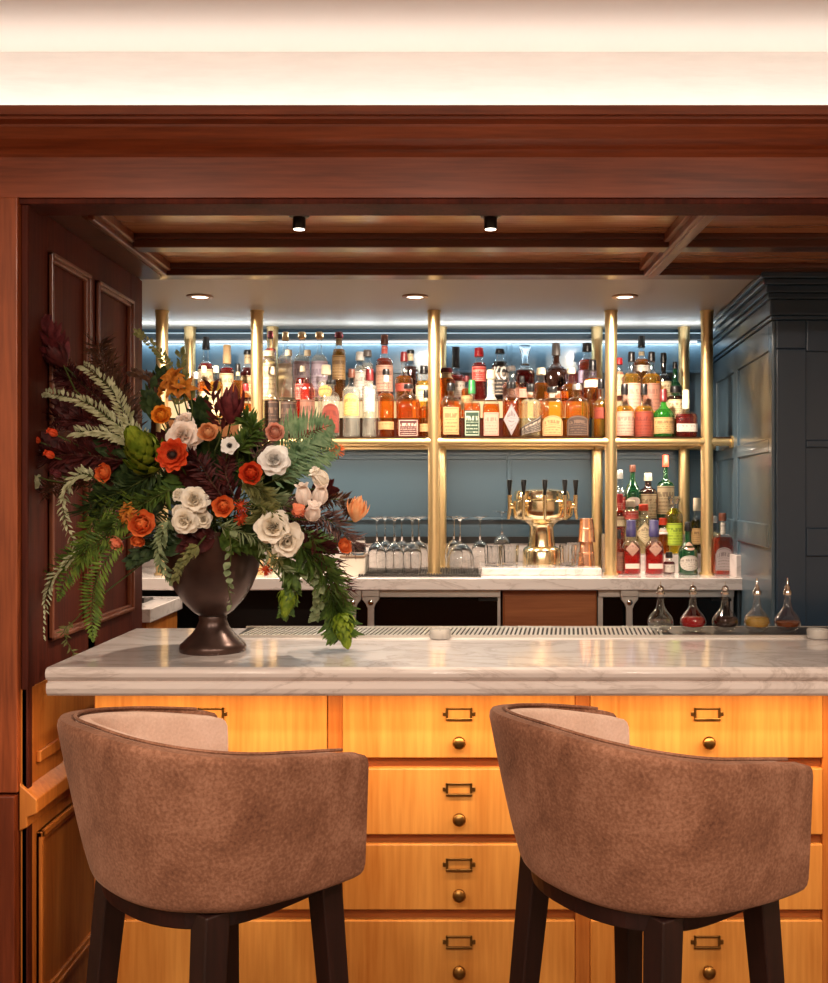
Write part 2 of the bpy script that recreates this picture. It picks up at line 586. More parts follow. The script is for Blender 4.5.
for (u0, u1, z0, z1) in ((0.0, 0.05, 0, 2.1), (0.60, 0.68, 0, 2.1), (0.05, 1.16, 2.0, 2.1), (0.05, 1.16, 1.64, 1.69), (0.05, 1.16, 1.30, 1.385), (1.08, 1.16, 0, 2.1)):
    side.box(u0, u1, -0.001, 0.012, z0, z1)
obj('side_frame', side, M_blue, cab, bevel=0.004)
side = MB(); side.M = Matrix.Rotation(ang, 4, 'Z')
side.box(0.002, 1.16, -0.001, 0.004, 0.0, 2.1)
obj('side_panel', side, M_blue, cab)

# ------------------------------------------------------------ front bar
BT = 1.08
mb = MB()
fp = [(3.05, 1.08), (2.372, 1.08), (2.362, 1.076), (2.358, 1.068), (2.360, 1.058), (2.366, 1.050), (2.374, 1.048), (2.374, 1.044), (2.366, 1.042), (2.363, 1.030), (2.366, 1.018), (2.372, 1.011), (3.05, 1.011)]
mb.extrude_x(fp, -0.962, 2.0)
top = obj('bar_counter_top', mb, M_marble, None, bevel=0.002)
tag(top, 'long polished white marble bar top with a rounded double edge', 'counter top')
g = thing('drip_grille', 'slotted steel drip rail along the back edge of the marble bar top', 'grille', (0, 2.95, BT))
mb = MB(); mb.box(-0.615, 1.295, -0.092, 0.092, 0.0, 0.002); obj('tray', mb, M_dark, g)
mb = MB()
n = 94
for i in range(n):
    x = -0.61 + i * 0.0132
    if x < 0.63:
        mb.hexa([(x, -0.09, 0.002), (x + 0.0068, -0.09, 0.002), (x + 0.0288, 0.09, 0.002), (x + 0.022, 0.09, 0.002)],
                [(x, -0.09, 0.004), (x + 0.0068, -0.09, 0.004), (x + 0.0288, 0.09, 0.004), (x + 0.022, 0.09, 0.004)])
mb.box(-0.62, 1.3, -0.098, -0.088, 0.0, 0.007); mb.box(-0.62, 1.3, 0.088, 0.098, 0.0, 0.007)
obj('slotted_plate', mb, M_steel, g)
mb = MB(); mb.box(0.655, 1.3, -0.0878, 0.0878, 0.002, 0.0055); obj('drip_plate', mb, mat('dark_steel', (92, 84, 80), 0.4, metal=0.8), g)

# the warm light strip under the overhang
st = thing('light_strip', 'warm light strip hidden beneath overhang of the marble bar top', 'light strip', (0.4, 2.475, 1.005))
mb = MB(); mb.box(-1.36, 1.5, -0.012, 0.012, 0.0, 0.006); obj('profile', mb, M_steel, st)

# drawer cabinets of golden oak
DY = 2.56
def px_x(px, d=DY): return (px - VX) * d / F
def px_z(py, d=DY): return EYE - (py - VY) * d / F
PITCH = px_x(590) - px_x(343)
WID = px_x(575) - px_x(343)
c0 = thing('drawer_cabinet', 'oak drawer cabinet under the bar behind the stool below the flower vase', 'cabinet', (px_x(96), DY, 0), 0, 'drawer cabinets of the bar front')
mb = MB()
mb.box(-0.008, PITCH - 0.008, 0.010, 0.44, 0.10, 1.0105)
obj('body', mb, M_rail, c0)
mb = MB(); mb.box(-0.008, PITCH - 0.008, 0.0, 0.44, 0.0, 0.10); mb.box(-0.008, PITCH - 0.008, 0.0, 0.012, 0.10, 0.215)
obj('plinth', mb, M_rail, c0)
mb = MB(); mb.box(WID, PITCH - 0.0005, -0.004, 0.02, 0.0, 1.0105); obj('stile', mb, M_oakz, c0, bevel=0.002)
rows = [(697, 757), (767.5, 833.5), (843, 908.5), (919, 984)]
lz = [(713, 740), (788, 816), (863, 891), (940, 967)]
for (y0, y1), (ly, ky) in zip(rows, lz):
    z1, z0 = px_z(y0), px_z(y1)
    if y0 == 697: z1 = 1.004
    mb = MB(); mb.box(0.0, WID - 0.0015, -0.010, 0.012, z0, z1)
    dr = obj('drawer', mb, M_oakx, c0, bevel=0.003)
    cx = WID / 2
    k = MB()
    k.M = Matrix.Translation((cx, -0.010, px_z(ky))) @ Matrix.Rotation(R(90), 4, 'X')
    k.lathe([(0.009, 0), (0.008, 0.003), (0.006, 0.010), (0.010, 0.014), (0.0165, 0.018), (0.0172, 0.023), (0.014, 0.028), (0.006, 0.031), (0.0005, 0.0315)], 20)
    obj('knob', k, M_bronze, dr, smooth=True)
    k = MB()
    zc = px_z(ly)
    hw, hh = 0.034, 0.0165
    k.box(cx - hw, cx + hw, -0.0145, -0.010, zc + hh - 0.005, zc + hh)
    k.box(cx - hw, cx + hw, -0.0165, -0.010, zc - hh, zc - hh + 0.006)
    k.box(cx - hw, cx - hw + 0.006, -0.0145, -0.010, zc - hh, zc + hh)
    k.box(cx + hw - 0.006, cx + hw, -0.0145, -0.010, zc - hh, zc + hh)
    k.box(cx - hw - 0.008, cx - hw, -0.0135, -0.010, zc - 0.005, zc + 0.006)
    k.box(cx + hw, cx + hw + 0.008, -0.0135, -0.010, zc - 0.005, zc + 0.006)
    obj('label_holder', k, M_bronze, dr, bevel=0.001)
place(c0, 'oak drawer cabinet under the bar between the two stools', (px_x(343), DY, 0))
place(c0, 'oak drawer cabinet under the bar behind the stool below the decanters', (px_x(590), DY, 0))
place(c0, 'oak drawer cabinet at the far end of the bar, past the stool below the decanters', (px_x(837), DY, 0))

# ------------------------------------------------------------ back bar counter
CT = 1.152
mb = MB()
mb.box(-1.75, 1.215, 4.0, 4.60, CT - 0.05, CT)
o = obj('back_bar_counter', mb, M_marble, None, bevel=0.004)
tag(o, 'marble back bar counter carrying the brass shelf frame and glasses', 'counter top')
mb = MB()
mb.box(-1.75, 1.25, 4.585, 4.615, CT, 1.262)
tag(obj('backsplash', mb, M_marble, None, bevel=0.002), 'low marble upstand along the blue wall behind the glasses', 'backsplash')
mb = MB()
mb.box(1.172, 1.208, 4.02, 4.58, CT, CT + 0.092)
tag(obj('end_upstand', mb, M_marble, None, bevel=0.002), 'short marble end block on counter beside lone amber bottle and navy cabinet', 'upstand')
mb = MB(); mb.box(-1.75, 1.24, 4.58, 4.615, 1.263, 1.292)
tag(obj('backsplash_gap_shade', mb, M_dark), 'dark strip standing in for the shaded gap above the marble upstand behind the glasses', 'trim')  # dark bar put in for the shade of the gap over the upstand
# return counter at the left
rc = thing('return_counter', 'lower marble return counter with wooden side past the dark panelled wall', 'counter', (-1.30, 3.55, 0))
mb = MB(); mb.box(-0.4, 0.232, 0.0, 0.43, 1.03, 1.08); obj('top', mb, M_marble, rc, bevel=0.003)
mb = MB(); mb.box(-0.4, 0.21, 0.02, 0.43, 0.0, 1.03); obj('side_panel', mb, M_oakz, rc)
bb = MB(); bb.box(-0.06, 0.06, -0.05, 0.05, 0, 0.012)
mbx = thing('serving_tray', 'small dark tray lying on the return counter', 'tray', (-1.22, 3.80, 1.08))
mb = MB(); mb.box(-0.09, 0.07, -0.06, 0.06, 0, 0.01); mb.box(-0.09, 0.07, -0.06, -0.052, 0.01, 0.02); obj('tray', mb, M_black, mbx)

# undercounter units
mb = MB(); mb.box(-1.05, 1.20, 4.28, 4.60, 0.0, CT - 0.052)
o = obj('undercounter_back', mb, M_dark); o['kind'] = 'structure'; o.name = 'wall_undercounter'
def fridge(x0, x1, label):
    f = thing('undercounter_fridge', label, 'fridge', (x0, 4.06, 0), 0, 'fridges under the back bar')
    w = x1 - x0
    mb = MB(); mb.box(0, w, 0.012, 0.22, 0.05, CT - 0.08); obj('body', mb, M_dark, f)
    mb = MB(); mb.box(0.0, w, -0.02, 0.05, CT - 0.082, CT - 0.051); obj('top_rail', mb, M_steel, f, bevel=0.002)
    mb = MB(); mb.box(0.0, 0.02, -0.004, 0.012, 0.05, CT - 0.082); obj('door_stile', mb, M_steel, f)
    mb = MB(); mb.box(w - 0.012, w, -0.004, 0.012, 0.05, CT - 0.082); obj('door_stile', mb, M_steel, f)
    mb = MB(); mb.box(0.02, w - 0.012, 0.0, 0.012, 0.07, CT - 0.09); obj('door_glass', mb, mat('fridge_glass', (12, 10, 9), 0.12), f)
    mb = MB(); mb.box(w - 0.09, w - 0.012, -0.02, 0.0, CT - 0.098, CT - 0.088); obj('handle', mb, M_black, f)
    return f
fridge(-0.42, 0.215, 'black fronted fridge under the counter below the inverted wine glasses')
fridge(0.615, 1.17, 'black fronted fridge under the counter below the red bottles')
wc = thing('cupboard', 'brown wooden cupboard under the counter below the brass beer tower', 'cupboard', (0.225, 4.05, 0))
mb = MB(); mb.box(0, 0.385, 0.01, 0.2, 0.05, CT - 0.051); obj('body', mb, M_rail, wc)
mb = MB(); mb.box(0.006, 0.379, 0.0, 0.012, 0.06, CT - 0.075); obj('door', mb, wood('walnut_front', (150, 84, 46), (188, 116, 68), 'X', 0.4, 7, 0.1), wc, bevel=0.002)
def bracket(px, label):
    b = thing('support_bracket', label, 'bracket', (at(px, 0, 4.03).x, 4.02, 0), 0, 'steel brackets under the back bar')
    mb = MB(); mb.box(-0.014, 0.014, 0.0, 0.012, 0.0, 1.03); obj('post', mb, M_steel, b, bevel=0.003)
    mb = MB(); mb.extrude_y([(-0.036, 1.075), (0.036, 1.075), (0.034, 1.062), (0.020, 1.045), (0.014, 1.028), (-0.014, 1.028), (-0.020, 1.045), (-0.034, 1.062)], -0.004, 0.014)
    mb.box(-0.036, 0.036, -0.01, 0.03, 1.075, CT - 0.05)
    obj('head', mb, M_steel, b, bevel=0.002)
    mb = MB(); mb.M = Matrix.Translation((0, -0.004, 1.052)) @ Matrix.Rotation(R(90), 4, 'X'); mb.lathe([(0.012, 0), (0.012, 0.006), (0.009, 0.009)], 14); obj('bolt', mb, M_chrome, b, smooth=True)
bracket(353, 'flared steel bracket under the counter nearest the hanging green cone')
bracket(371, 'flared steel bracket under the counter, second from the hanging green cone')
bracket(629, 'flared steel bracket under the counter beside the clear decanter')

# ------------------------------------------------------------ brass frame with its shelf
FD, BD = 4.15, 4.56
fr = thing('brass_shelf_frame', 'brass tube frame with tall round posts carrying the bottle shelf', 'shelf frame', (0, FD, CT))
def post(x, y, top):
    y -= FD
    mb = MB(); mb.lathe([(0.025, 0), (0.025, top - CT)], 24, (x, y, 0)); p = obj('post', mb, M_brass, fr, smooth=True)
    mb = MB(); mb.lathe([(0.031, 0), (0.031, 0.010), (0.0255, 0.010)], 24, (x, y, 0)); obj('foot_collar', mb, M_brass, p, smooth=True)
    mb = MB(); mb.lathe([(0.0255, -0.070), (0.0264, -0.070), (0.0264, -0.008), (0.0290, -0.008), (0.0290, 0)], 24, (x, y, top - CT)); obj('top_collar', mb, M_brass, p, smooth=True)
fx = [at(p, 0, FD).x for p in (162, 257, 434, 611, 707)]
bx = [at(p, 0, BD).x for p in (190, 272.5, 441, 597, 684)]
for x in fx: post(x, FD, SOF)
for x in bx: post(x, BD, SOF)
SZ = EYE + 50 * FD / F          # centre of the shelf rail
mb = MB(); mb.tube([(fx[0] - 0.4, 0, SZ - CT), (1.195, 0, SZ - CT)], 0.0165, 16); rl = obj('rail', mb, M_brass, fr, smooth=True)
mb = MB(); mb.tube([(1.185, 0, SZ - CT), (1.203, 0, SZ - CT)], 0.026, 16); obj('wall_flange', mb, M_brass, rl, smooth=True)
mb = MB(); mb.tube([(fx[0] - 0.4, BD - FD, SZ - CT), (1.226, BD - FD, SZ - CT)], 0.0165, 16); obj('rail', mb, M_brass, fr, smooth=True)
for x in fx:
    mb = MB(); mb.tube([(x - 0.034, 0, SZ - CT), (x + 0.034, 0, SZ - CT)], 0.0205, 16); obj('joint_collar', mb, M_brass, fr, smooth=True)
for a, b in zip(fx, bx):
    mb = MB(); mb.tube([(a, 0, SZ - CT), (b, BD - FD, SZ - CT)], 0.014, 12); obj('cross_rail', mb, M_brass, fr, smooth=True)
SH = SZ + 0.021
mb = MB(); mb.box(-1.75, 1.19, FD - 0.01, 4.60, SZ + 0.0168, SH)
tag(obj('bottle_shelf', mb, mat('smoked_shelf', (60, 40, 26), 0.15)), 'long dark shelf board on brass rails carrying three tiers of bottles', 'shelf')
# shelf light under the board
st = thing('light_strip', 'warm light strip under the bottle shelf above the wine glasses', 'light strip', (0, 4.40, SZ + 0.0168))
mb = MB(); mb.box(-1.2, 1.15, -0.015, 0.015, -0.008, 0.0); obj('profile', mb, M_steel, st)
# lit stepped risers
Z2, Z3 = 1.819, 1.908
M_lit = emit('lit_acrylic', (1.0, 0.72, 0.36), 1.15)
M_rbrown = mat('riser_brown', (92, 56, 30), 0.3)
def riser(x0, x1, label):
    r = thing('bottle_riser', label, 'riser', (x0, 4.262, SH), 0, 'stepped bottle risers')
    w = x1 - x0
    mb = MB(); mb.box(0, w, 0, 0.010, 0, Z2 - SH); mb.box(0, w, 0.0, 0.125, Z2 - SH - 0.008, Z2 - SH); obj('lower_step', mb, M_rbrown, r)
    mb = MB(); mb.box(0, w, 0.120, 0.128, Z2 - SH, Z3 - SH - 0.006); obj('lit_panel', mb, M_lit, r)
    mb = MB(); mb.box(0, w, 0.120, 0.255, Z3 - SH - 0.006, Z3 - SH); obj('upper_step', mb, M_rbrown, r)
    mb = MB(); mb.box(0, w, 0.001, 0.120, Z2 - SH - 0.0005, Z2 - SH + 0.0008); mb.box(0, w, 0.130, 0.254, Z3 - SH - 0.0005, Z3 - SH + 0.0008); obj('added_glow_top', mb, M_lit, r)  # glowing sheets added on the step tops to brighten the bottles
riser(-1.28, fx[2] - 0.04, 'lit stepped riser under the bottles behind the flowers')
riser(fx[2] + 0.06, fx[3] - 0.09, 'lit stepped riser under the bottles of the middle bay')
riser(fx[3] + 0.04, bx[4] - 0.05, 'lit stepped riser under the bottles beside the navy cabinet')
riser2 = thing('bottle_riser', 'two-step riser on the counter under the red and green bottles', 'riser', (0.70, 4.29, CT), 0, 'stepped bottle risers')
mb = MB(); mb.box(0, 0.36, 0, 0.11, 0, 0.075); obj('lower_step', mb, M_marble, riser2)
mb = MB(); mb.box(0, 0.36, 0.112, 0.22, 0, 0.16); obj('upper_step', mb, M_marble, riser2)

# ------------------------------------------------------------ ceiling lamps
def downlight(x, y, label):
    t = thing('recessed_downlight', label, 'ceiling light', (x, y, SOF), 0, 'recessed downlights over the back bar')
    mb = MB(); mb.lathe([(0.052, 0.0), (0.050, -0.005), (0.036, -0.007), (0.034, 0.0)], 28); obj('trim_ring', mb, mat('bronze_ring', (150, 110, 84), 0.3, metal=0.6), t, smooth=True)
    mb = MB(); mb.lathe([(0.034, -0.002), (0.001, -0.0025)], 28); obj('lens', mb, emit('lamp_lens', (1, 0.86, 0.68), 4.5), t)
downlight(-0.963, 3.84, 'round recessed ceiling light over the back bar above the flowers')
downlight(-0.128, 3.84, 'round recessed ceiling light in middle of the back bar ceiling')
downlight(0.687, 3.84, 'round recessed ceiling light over the back bar nearest the navy cabinet')
def spot(x, y, label):
    t = thing('ceiling_spotlight', label, 'spotlight', (x, y, 2.285), 0, 'spotlights on the wooden soffit')
    mb = MB(); mb.lathe([(0.030, 0), (0.030, -0.006), (0.026, -0.010)], 20); obj('base_plate', mb, M_black, t, smooth=True)
    mb = MB(); mb.lathe([(0.008, -0.006), (0.008, -0.014)], 12); mb.lathe([(0.006, -0.010), (0.018, -0.012), (0.0185, -0.042), (0.017, -0.044)], 20); obj('housing', mb, M_black, t, smooth=True)
    mb = MB(); mb.lathe([(0.0158, -0.0445), (0.0005, -0.0455)], 20); obj('lens', mb, emit('spot_lens', (1, 0.88, 0.72), 6), t)
spot(-0.42, 2.79, 'small black ceiling spotlight on wood soffit above the flowers')
spot(0.12, 2.79, 'small black ceiling spotlight on wood soffit above the brass beer tower')
# ------------------------------------------------------------ bar stools
def suede(name, a, b, c):
    m, nt, out = new_mat(name)
    p = nt.nodes.new('ShaderNodeBsdfPrincipled')
    p.inputs['Roughness'].default_value = 0.9
    p.inputs['Specular IOR Level'].default_value = 0.2
    p.inputs['Sheen Weight'].default_value = 0.35
    p.inputs['Sheen Roughness'].default_value = 0.4
    p.inputs['Sheen Tint'].default_value = lin((230, 190, 165))
    tc = nt.nodes.new('ShaderNodeTexCoord')
    n1 = nt.nodes.new('ShaderNodeTexNoise'); n1.inputs['Scale'].default_value = 7; n1.inputs['Detail'].default_value = 5; n1.inputs['Distortion'].default_value = 1.0
    n2 = nt.nodes.new('ShaderNodeTexNoise'); n2.inputs['Scale'].default_value = 190; n2.inputs['Detail'].default_value = 3
    nt.links.new(tc.outputs['Object'], n1.inputs['Vector']); nt.links.new(tc.outputs['Object'], n2.inputs['Vector'])
    mx = nt.nodes.new('ShaderNodeMix'); mx.data_type = 'FLOAT'; mx.inputs[0].default_value = 0.42
    nt.links.new(n1.outputs['Fac'], mx.inputs[2]); nt.links.new(n2.outputs['Fac'], mx.inputs[3])
    rp = ramp_node(nt, [(0.33, lin(a)), (0.5, lin(b)), (0.68, lin(c))])
    nt.links.new(mx.outputs[0], rp.inputs[0]); nt.links.new(rp.outputs[0], p.inputs['Base Color'])
    bp = nt.nodes.new('ShaderNodeBump'); bp.inputs['Strength'].default_value = 0.35; bp.inputs['Distance'].default_value = 0.002
    nt.links.new(n2.outputs['Fac'], bp.inputs['Height']); nt.links.new(bp.outputs[0], p.inputs['Normal'])
    nt.links.new(p.outputs[0], out.inputs[0])
    return m
M_suede = suede('brown_suede', (96, 58, 42), (134, 90, 68), (170, 122, 98))
M_suede_in = suede('blush_suede', (206, 170, 150), (220, 186, 166), (232, 200, 182))
M_leg = wood('espresso_wood', (22, 8, 6), (46, 19, 14), 'Z', rough=0.45, scale=10, coat=0.08)

SB, AT, BKT = 0.833, 1.0500, 1.114           # shell bottom, arm top, back top
HWID, ARM, BACK = 0.267, 0.180, 0.218     # half width, arm length, back bulge
def stool_curve(u, inset, k):
    """u in -1..1 round the U from one arm end to the other; k scales the U"""
    hw, bk = (HWID - inset) * k, (BACK - inset) * k
    la = ARM
    straight = la
    arc = PI / 2 * (hw + bk) / 2
    tot = straight + arc
    s = abs(u) * tot
    sg = 1 if u >= 0 else -1
    if s <= arc:
        a = s / arc * PI / 2
        e = 0.88
        x = -bk * (math.cos(a) ** e)
        y = hw * (math.sin(a) ** e)
    else:
        x = s - arc
        y = hw - 0.018 * (x / la) ** 2
    return x, sg * y
def shell_top(u):
    t = min(1, abs(u)) ** 1.5
    return BKT + (AT - BKT) * t
def make_shell(inset0, inset1, z0, z1off, rc, NU=64, NV=14):
    mb = MB()
    def pt(u, v, inset):
        zt = shell_top(u) + z1off
        z = z0 + (zt - z0) * v
        f = (z - SB) / (1.08 - SB)
        k = 0.76 + 0.24 * min(1.05, max(0, f)) ** 0.8
        k = k + (1 - k) * 0.8 * min(1, max(0, (abs(u) - 0.35) / 0.65))
        # rounded corners at the arm ends
        h = zt - z0
        c = rc
        dz = min(z - z0, zt - z)
        cut = 0.0
        if dz < c:
            cut = c - math.sqrt(max(0, c * c - (c - dz) ** 2))
        x, y = stool_curve(u, inset, k)
        if x > 0:
            x = x * (ARM - cut) / ARM
        return (x, y, z)
    us = [-1 + 2 * i / NU for i in range(NU + 1)]
    # denser rows near the edges
    vs = [0, 0.02, 0.05, 0.1] + [0.1 + 0.8 * i / (NV - 6) for i in range(1, NV - 6)] + [0.9, 0.95, 0.98, 1]
    rings = []
    mid = (inset0 + inset1) / 2
    for u in us:
        ring = []
        for v in vs:
            e = min(v, 1 - v)
            o0 = inset0 + (0.35 * (mid - inset0) if e == 0 else 0.1 * (mid - inset0) if e < 0.021 else 0)
            ring.append(pt(u, v, o0))
        for v in reversed(vs):
            e = min(v, 1 - v)
            o1 = inset1 + (0.35 * (mid - inset1) if e == 0 else 0.1 * (mid - inset1) if e < 0.021 else 0)
            ring.append(pt(u, v, o1))
        rings.append(ring)
    mb.rings(rings)
    return mb
def make_stool():
    t = thing('bar_stool', 'brown suede tub bar stool with dark legs in front of the flower vase', 'bar stool', (0, 0, 0), 0, 'tub bar stools at the bar')
    obj('outer_shell', make_shell(0.0, 0.026, SB, 0.0, 0.022), M_suede, t, smooth=True)
    obj('inner_padding', make_shell(0.0265, 0.060, SB + 0.008, -0.006, 0.026), M_suede_in, t, smooth=True)
    # piped seam along the rim
    mb = MB()
    pts = []
    for i in range(65):
        u = -0.91 + 1.82 * i / 64
        x, y = stool_curve(u, 0.026, 0.995)
        if x > ARM - 0.02: x = ARM - 0.02
        pts.append((x, y, shell_top(u) + 0.0005))
    mb.tube(pts, 0.003, 6)
    obj('piping', mb, M_suede, t, smooth=True)
    # seat cushion
    mb = MB()
    rs = []
    for (ins, z) in ((0.075, SB + 0.002), (0.064, SB + 0.010), (0.064, SB + 0.060), (0.072, SB + 0.075), (0.10, SB + 0.082)):
        ring = []
        for i in range(41):
            u = -1 + 2 * i / 40
            x, y = stool_curve(u, ins, 0.86)
            if x > 0: x *= (ARM + 0.01 - (ins - 0.064)) / ARM
            ring.append((x, y, z))
        rs.append(ring)
    mb.rings(rs); obj('seat', mb, M_suede_in, t, smooth=True)
    # apron frame under the seat
    mb = MB()
    for (z0, z1, k) in ((SB - 0.034, SB + 0.001, 0.72),):
        ring0, ring1 = [], []
        for i in range(41):
            u = -1 + 2 * i / 40
            x, y = stool_curve(u, 0.0, k)
            if x > 0: x *= 0.95
            ring0.append((x * 0.96, y * 0.96, z0)); ring1.append((x, y, z1))
        mb.rings([ring0, ring1])
    obj('seat_frame', mb, M_leg, t, bevel=0.004)
    for (sx, sy) in ((1, 1), (1, -1), (-1, 1), (-1, -1)):
        mb = MB()
        tx, ty = (0.150 if sx > 0 else -0.080), 0.160
        bx_, by_ = (0.200 if sx > 0 else -0.150), 0.205
        a, b = 0.023, 0.0145
        def sq(cx, cy, r, z): return [(cx - r, cy - r, z), (cx + r, cy - r, z), (cx + r, cy + r, z), (cx - r, cy + r, z)]
        mb.rings([sq(bx_ * 1.0, sy * by_, b, 0.0), sq(tx, sy * ty, a, SB - 0.004)])
        obj('leg', mb, M_leg, t, bevel=0.003)
    mb = MB()
    zf = 0.26
    def legpos(sx, sy, z):
        f = z / (SB - 0.004)
        tx, ty = (0.150 if sx > 0 else -0.080), 0.160
        bx_, by_ = (0.200 if sx > 0 else -0.150), 0.205
        return (bx_ + (tx - bx_) * f, sy * (by_ + (ty - by_) * f), z)
    mb.tube([legpos(1, 1, zf), legpos(1, -1, zf)], 0.011, 10)
    obj('footrest', mb, M_bronze, t, smooth=True)
    mb = MB()
    for (p, q) in (((1, 1), (-1, 1)), ((-1, 1), (-1, -1)), ((-1, -1), (1, -1))):
        a, b = Vector(legpos(*p, zf)), Vector(legpos(*q, zf))
        mb.tube([a, b], 0.011, 8)
    obj('stretcher', mb, M_leg, t, smooth=True)
    return t
s1 = make_stool()
def stool_at(root, N, Fp, ang):
    cx, cy = (N[0] + Fp[0]) / 2, (N[1] + Fp[1]) / 2
    root.location = (cx - ARM * math.cos(ang), cy - ARM * math.sin(ang), 0)
    root.rotation_euler = (0, 0, ang)
s2 = copy_tree(s1)
s1.location = (-0.4398, 1.7562, 0); s1.rotation_euler = (0, 0, 0.8004)
s2.location = (0.321, 1.7508, 0); s2.rotation_euler = (0, 0, 0.5859)
s2['label'] = 'brown suede tub bar stool with dark legs in front of the decanters'

# ------------------------------------------------------------ vase
VC = at(213, 648, 2.62); VC.z = BT
vs = thing('urn_vase', 'dark bronze footed urn vase standing on the marble bar', 'vase', VC)
M_urn = mat('dark_bronze', (78, 58, 52), 0.30, metal=0.6, noise=0.25, scale=14)
def vz(py): return EYE - (py - VY) * 2.62 / F - BT
def vr(w): return w * 2.62 / F
prof = [(vr(32.5), 0.0), (vr(33), 0.010), (vr(32), 0.018), (vr(28), 0.028), (vr(21), 0.046), (vr(16), 0.064), (vr(13.5), 0.082), (vr(14), 0.090), (vr(13), 0.094)]
mb = MB(); mb.lathe(prof, 48); obj('foot', mb, M_urn, vs, smooth=True)
prof = [(vr(13), 0.093), (vr(20), 0.106), (vr(30), 0.134), (vr(38), 0.166), (vr(44.5), 0.208), (vr(48), 0.252), (vr(49.5), 0.295), (vr(50), 0.318), (vr(48), 0.318), (vr(46), 0.25), (vr(40), 0.18), (vr(28), 0.14), (vr(8), 0.12)]
mb = MB(); mb.lathe(prof, 48); obj('bowl', mb, M_urn, vs, smooth=True)

# ------------------------------------------------------------ tap tower, glasses, small things
TD = 4.36
tx = at(541.5, 0, TD).x
mb = MB(); x0, x1 = at(482, 0, 4.10).x, at(603, 0, 4.10).x
mb.box(x0, x1, 4.13, 4.55, CT, CT + 0.030)
tag(obj('marble_plinth', mb, M_marble, None, bevel=0.004), 'raised marble plinth under the brass beer tower', 'plinth')
PZ = CT + 0.030
tw = thing('beer_tower', 'polished brass mushroom beer tower with black tap handles', 'beer tap', (tx, TD, PZ))
def tr(w): return w * TD / F
def tz(py): return EYE - (py - VY) * TD / F - PZ
mb = MB()
mb.lathe([(tr(19), 0), (tr(19), tz(551)), (tr(17.5), tz(548)), (tr(14), tz(546)), (tr(13), tz(540)), (tr(12), tz(527)), (tr(13.5), tz(524)), (tr(18), tz(521.5)), (tr(22), tz(520))], 40)
obj('column', mb, M_gold, tw, smooth=True)
mb = MB()
mb.lathe([(tr(20), tz(520.5)), (tr(28), tz(519)), (tr(31), tz(515)), (tr(31.5), tz(508)), (tr(31), tz(501)), (tr(28), tz(499)), (tr(28), tz(495)), (tr(26.5), tz(491)), (tr(23), tz(490)), (tr(8), tz(489)), (0.001, tz(488.8))], 48)
obj('drum', mb, M_gold, tw, smooth=True)
for i in range(5):
    a = -PI / 2 + (i - 2) * PI / 5 * 0.98
    c, s = math.cos(a), math.sin(a)
    r0 = tr(31)
    mb = MB()
    mb.tube([(c * (r0 - 0.005), s * (r0 - 0.005), tz(506)), (c * (r0 + 0.018), s * (r0 + 0.018), tz(506))], 0.011, 12)
    mb.tube([(c * (r0 + 0.016), s * (r0 + 0.016), tz(495)), (c * (r0 + 0.016), s * (r0 + 0.016), tz(510)), (c * (r0 + 0.022), s * (r0 + 0.022), tz(519))], 0.0095, 12, 0.006)
    fa = obj('faucet', mb, M_gold, tw, smooth=True)
    mb = MB()
    mb.lathe([(0.006, 0), (0.007, 0.012), (0.0125, 0.062), (0.011, 0.066), (0.001, 0.067)], 14, (c * (r0 + 0.016), s * (r0 + 0.016), tz(495)))
    obj('handle', mb, M_black, fa, smooth=True)

# rubber bar mat under the glasses
mt = thing('bar_mat', 'dark ribbed bar mat under the inverted wine glasses', 'mat', (0, 4.06, CT))
xa, xb = at(358, 0, 4.06).x, at(481, 0, 4.06).x
mb = MB(); mb.box(xa, xb, 0, 0.40, 0, 0.004); obj('mat', mb, M_dark, mt)
mb = MB()
for i in range(46):
    x = xa + (xb - xa) * (i + 0.2) / 46
    mb.box(x, x + (xb - xa) / 46 * 0.55, 0.0, 0.40, 0.004, 0.010)
obj('rib', mb, mat('mat_rib', (52, 44, 38), 0.5), mt)

M_wine = real_glass('wine_glass')
def wine_glass(label):
    t = thing('wine_glass', label, 'wine glass', (0, 0, 0), 0, 'inverted wine glasses on the bar mat')
    H = 0.232
    def p(r, z): return (r, H - z)
    mb = MB(); mb.lathe([p(0.036, 0), p(0.0365, 0.002), p(0.030, 0.004), p(0.010, 0.008), p(0.0045, 0.016)], 28); obj('foot', mb, M_wine, t, smooth=True)
    mb = MB(); mb.lathe([p(0.0045, 0.015), p(0.0036, 0.05), p(0.0036, 0.085), p(0.005, 0.100), p(0.009, 0.106)], 14); obj('stem', mb, M_wine, t, smooth=True)
    mb = MB(); mb.lathe([p(0.008, 0.105), p(0.022, 0.114), p(0.034, 0.132), p(0.040, 0.158), p(0.0395, 0.185), p(0.035, 0.232), p(0.034, 0.232), p(0.038, 0.185), p(0.0385, 0.158), p(0.032, 0.134), p(0.02, 0.117), p(0.005, 0.109)], 30, cap0=False, cap1=False); obj('bowl', mb, M_wine, t, smooth=True)
    return t
MZ = CT + 0.010
wg = wine_glass('inverted wine glass on the mat nearest the white box')
first = True
glasses = [
    (377, 4.16, 'front inverted wine glass nearest the white box'),
    (394.5, 4.16, 'front inverted wine glass, second from the white box'),
    (412.5, 4.16, 'front inverted wine glass just before the brass post on the white box side'),
    (385, 4.29, 'rear inverted wine glass nearest the white box'),
    (402, 4.29, 'rear inverted wine glass, second from the white box'),
    (419, 4.29, 'rear inverted wine glass close before the middle brass post'),
    (480, 4.32, 'inverted wine glass halfway between middle brass post and beer tower'),
    (454, 4.36, 'rear inverted wine glass behind the wide one past the middle brass post'),
    (502, 4.45, 'inverted wine glass standing at the back of the plinth near the beer tower'),
]
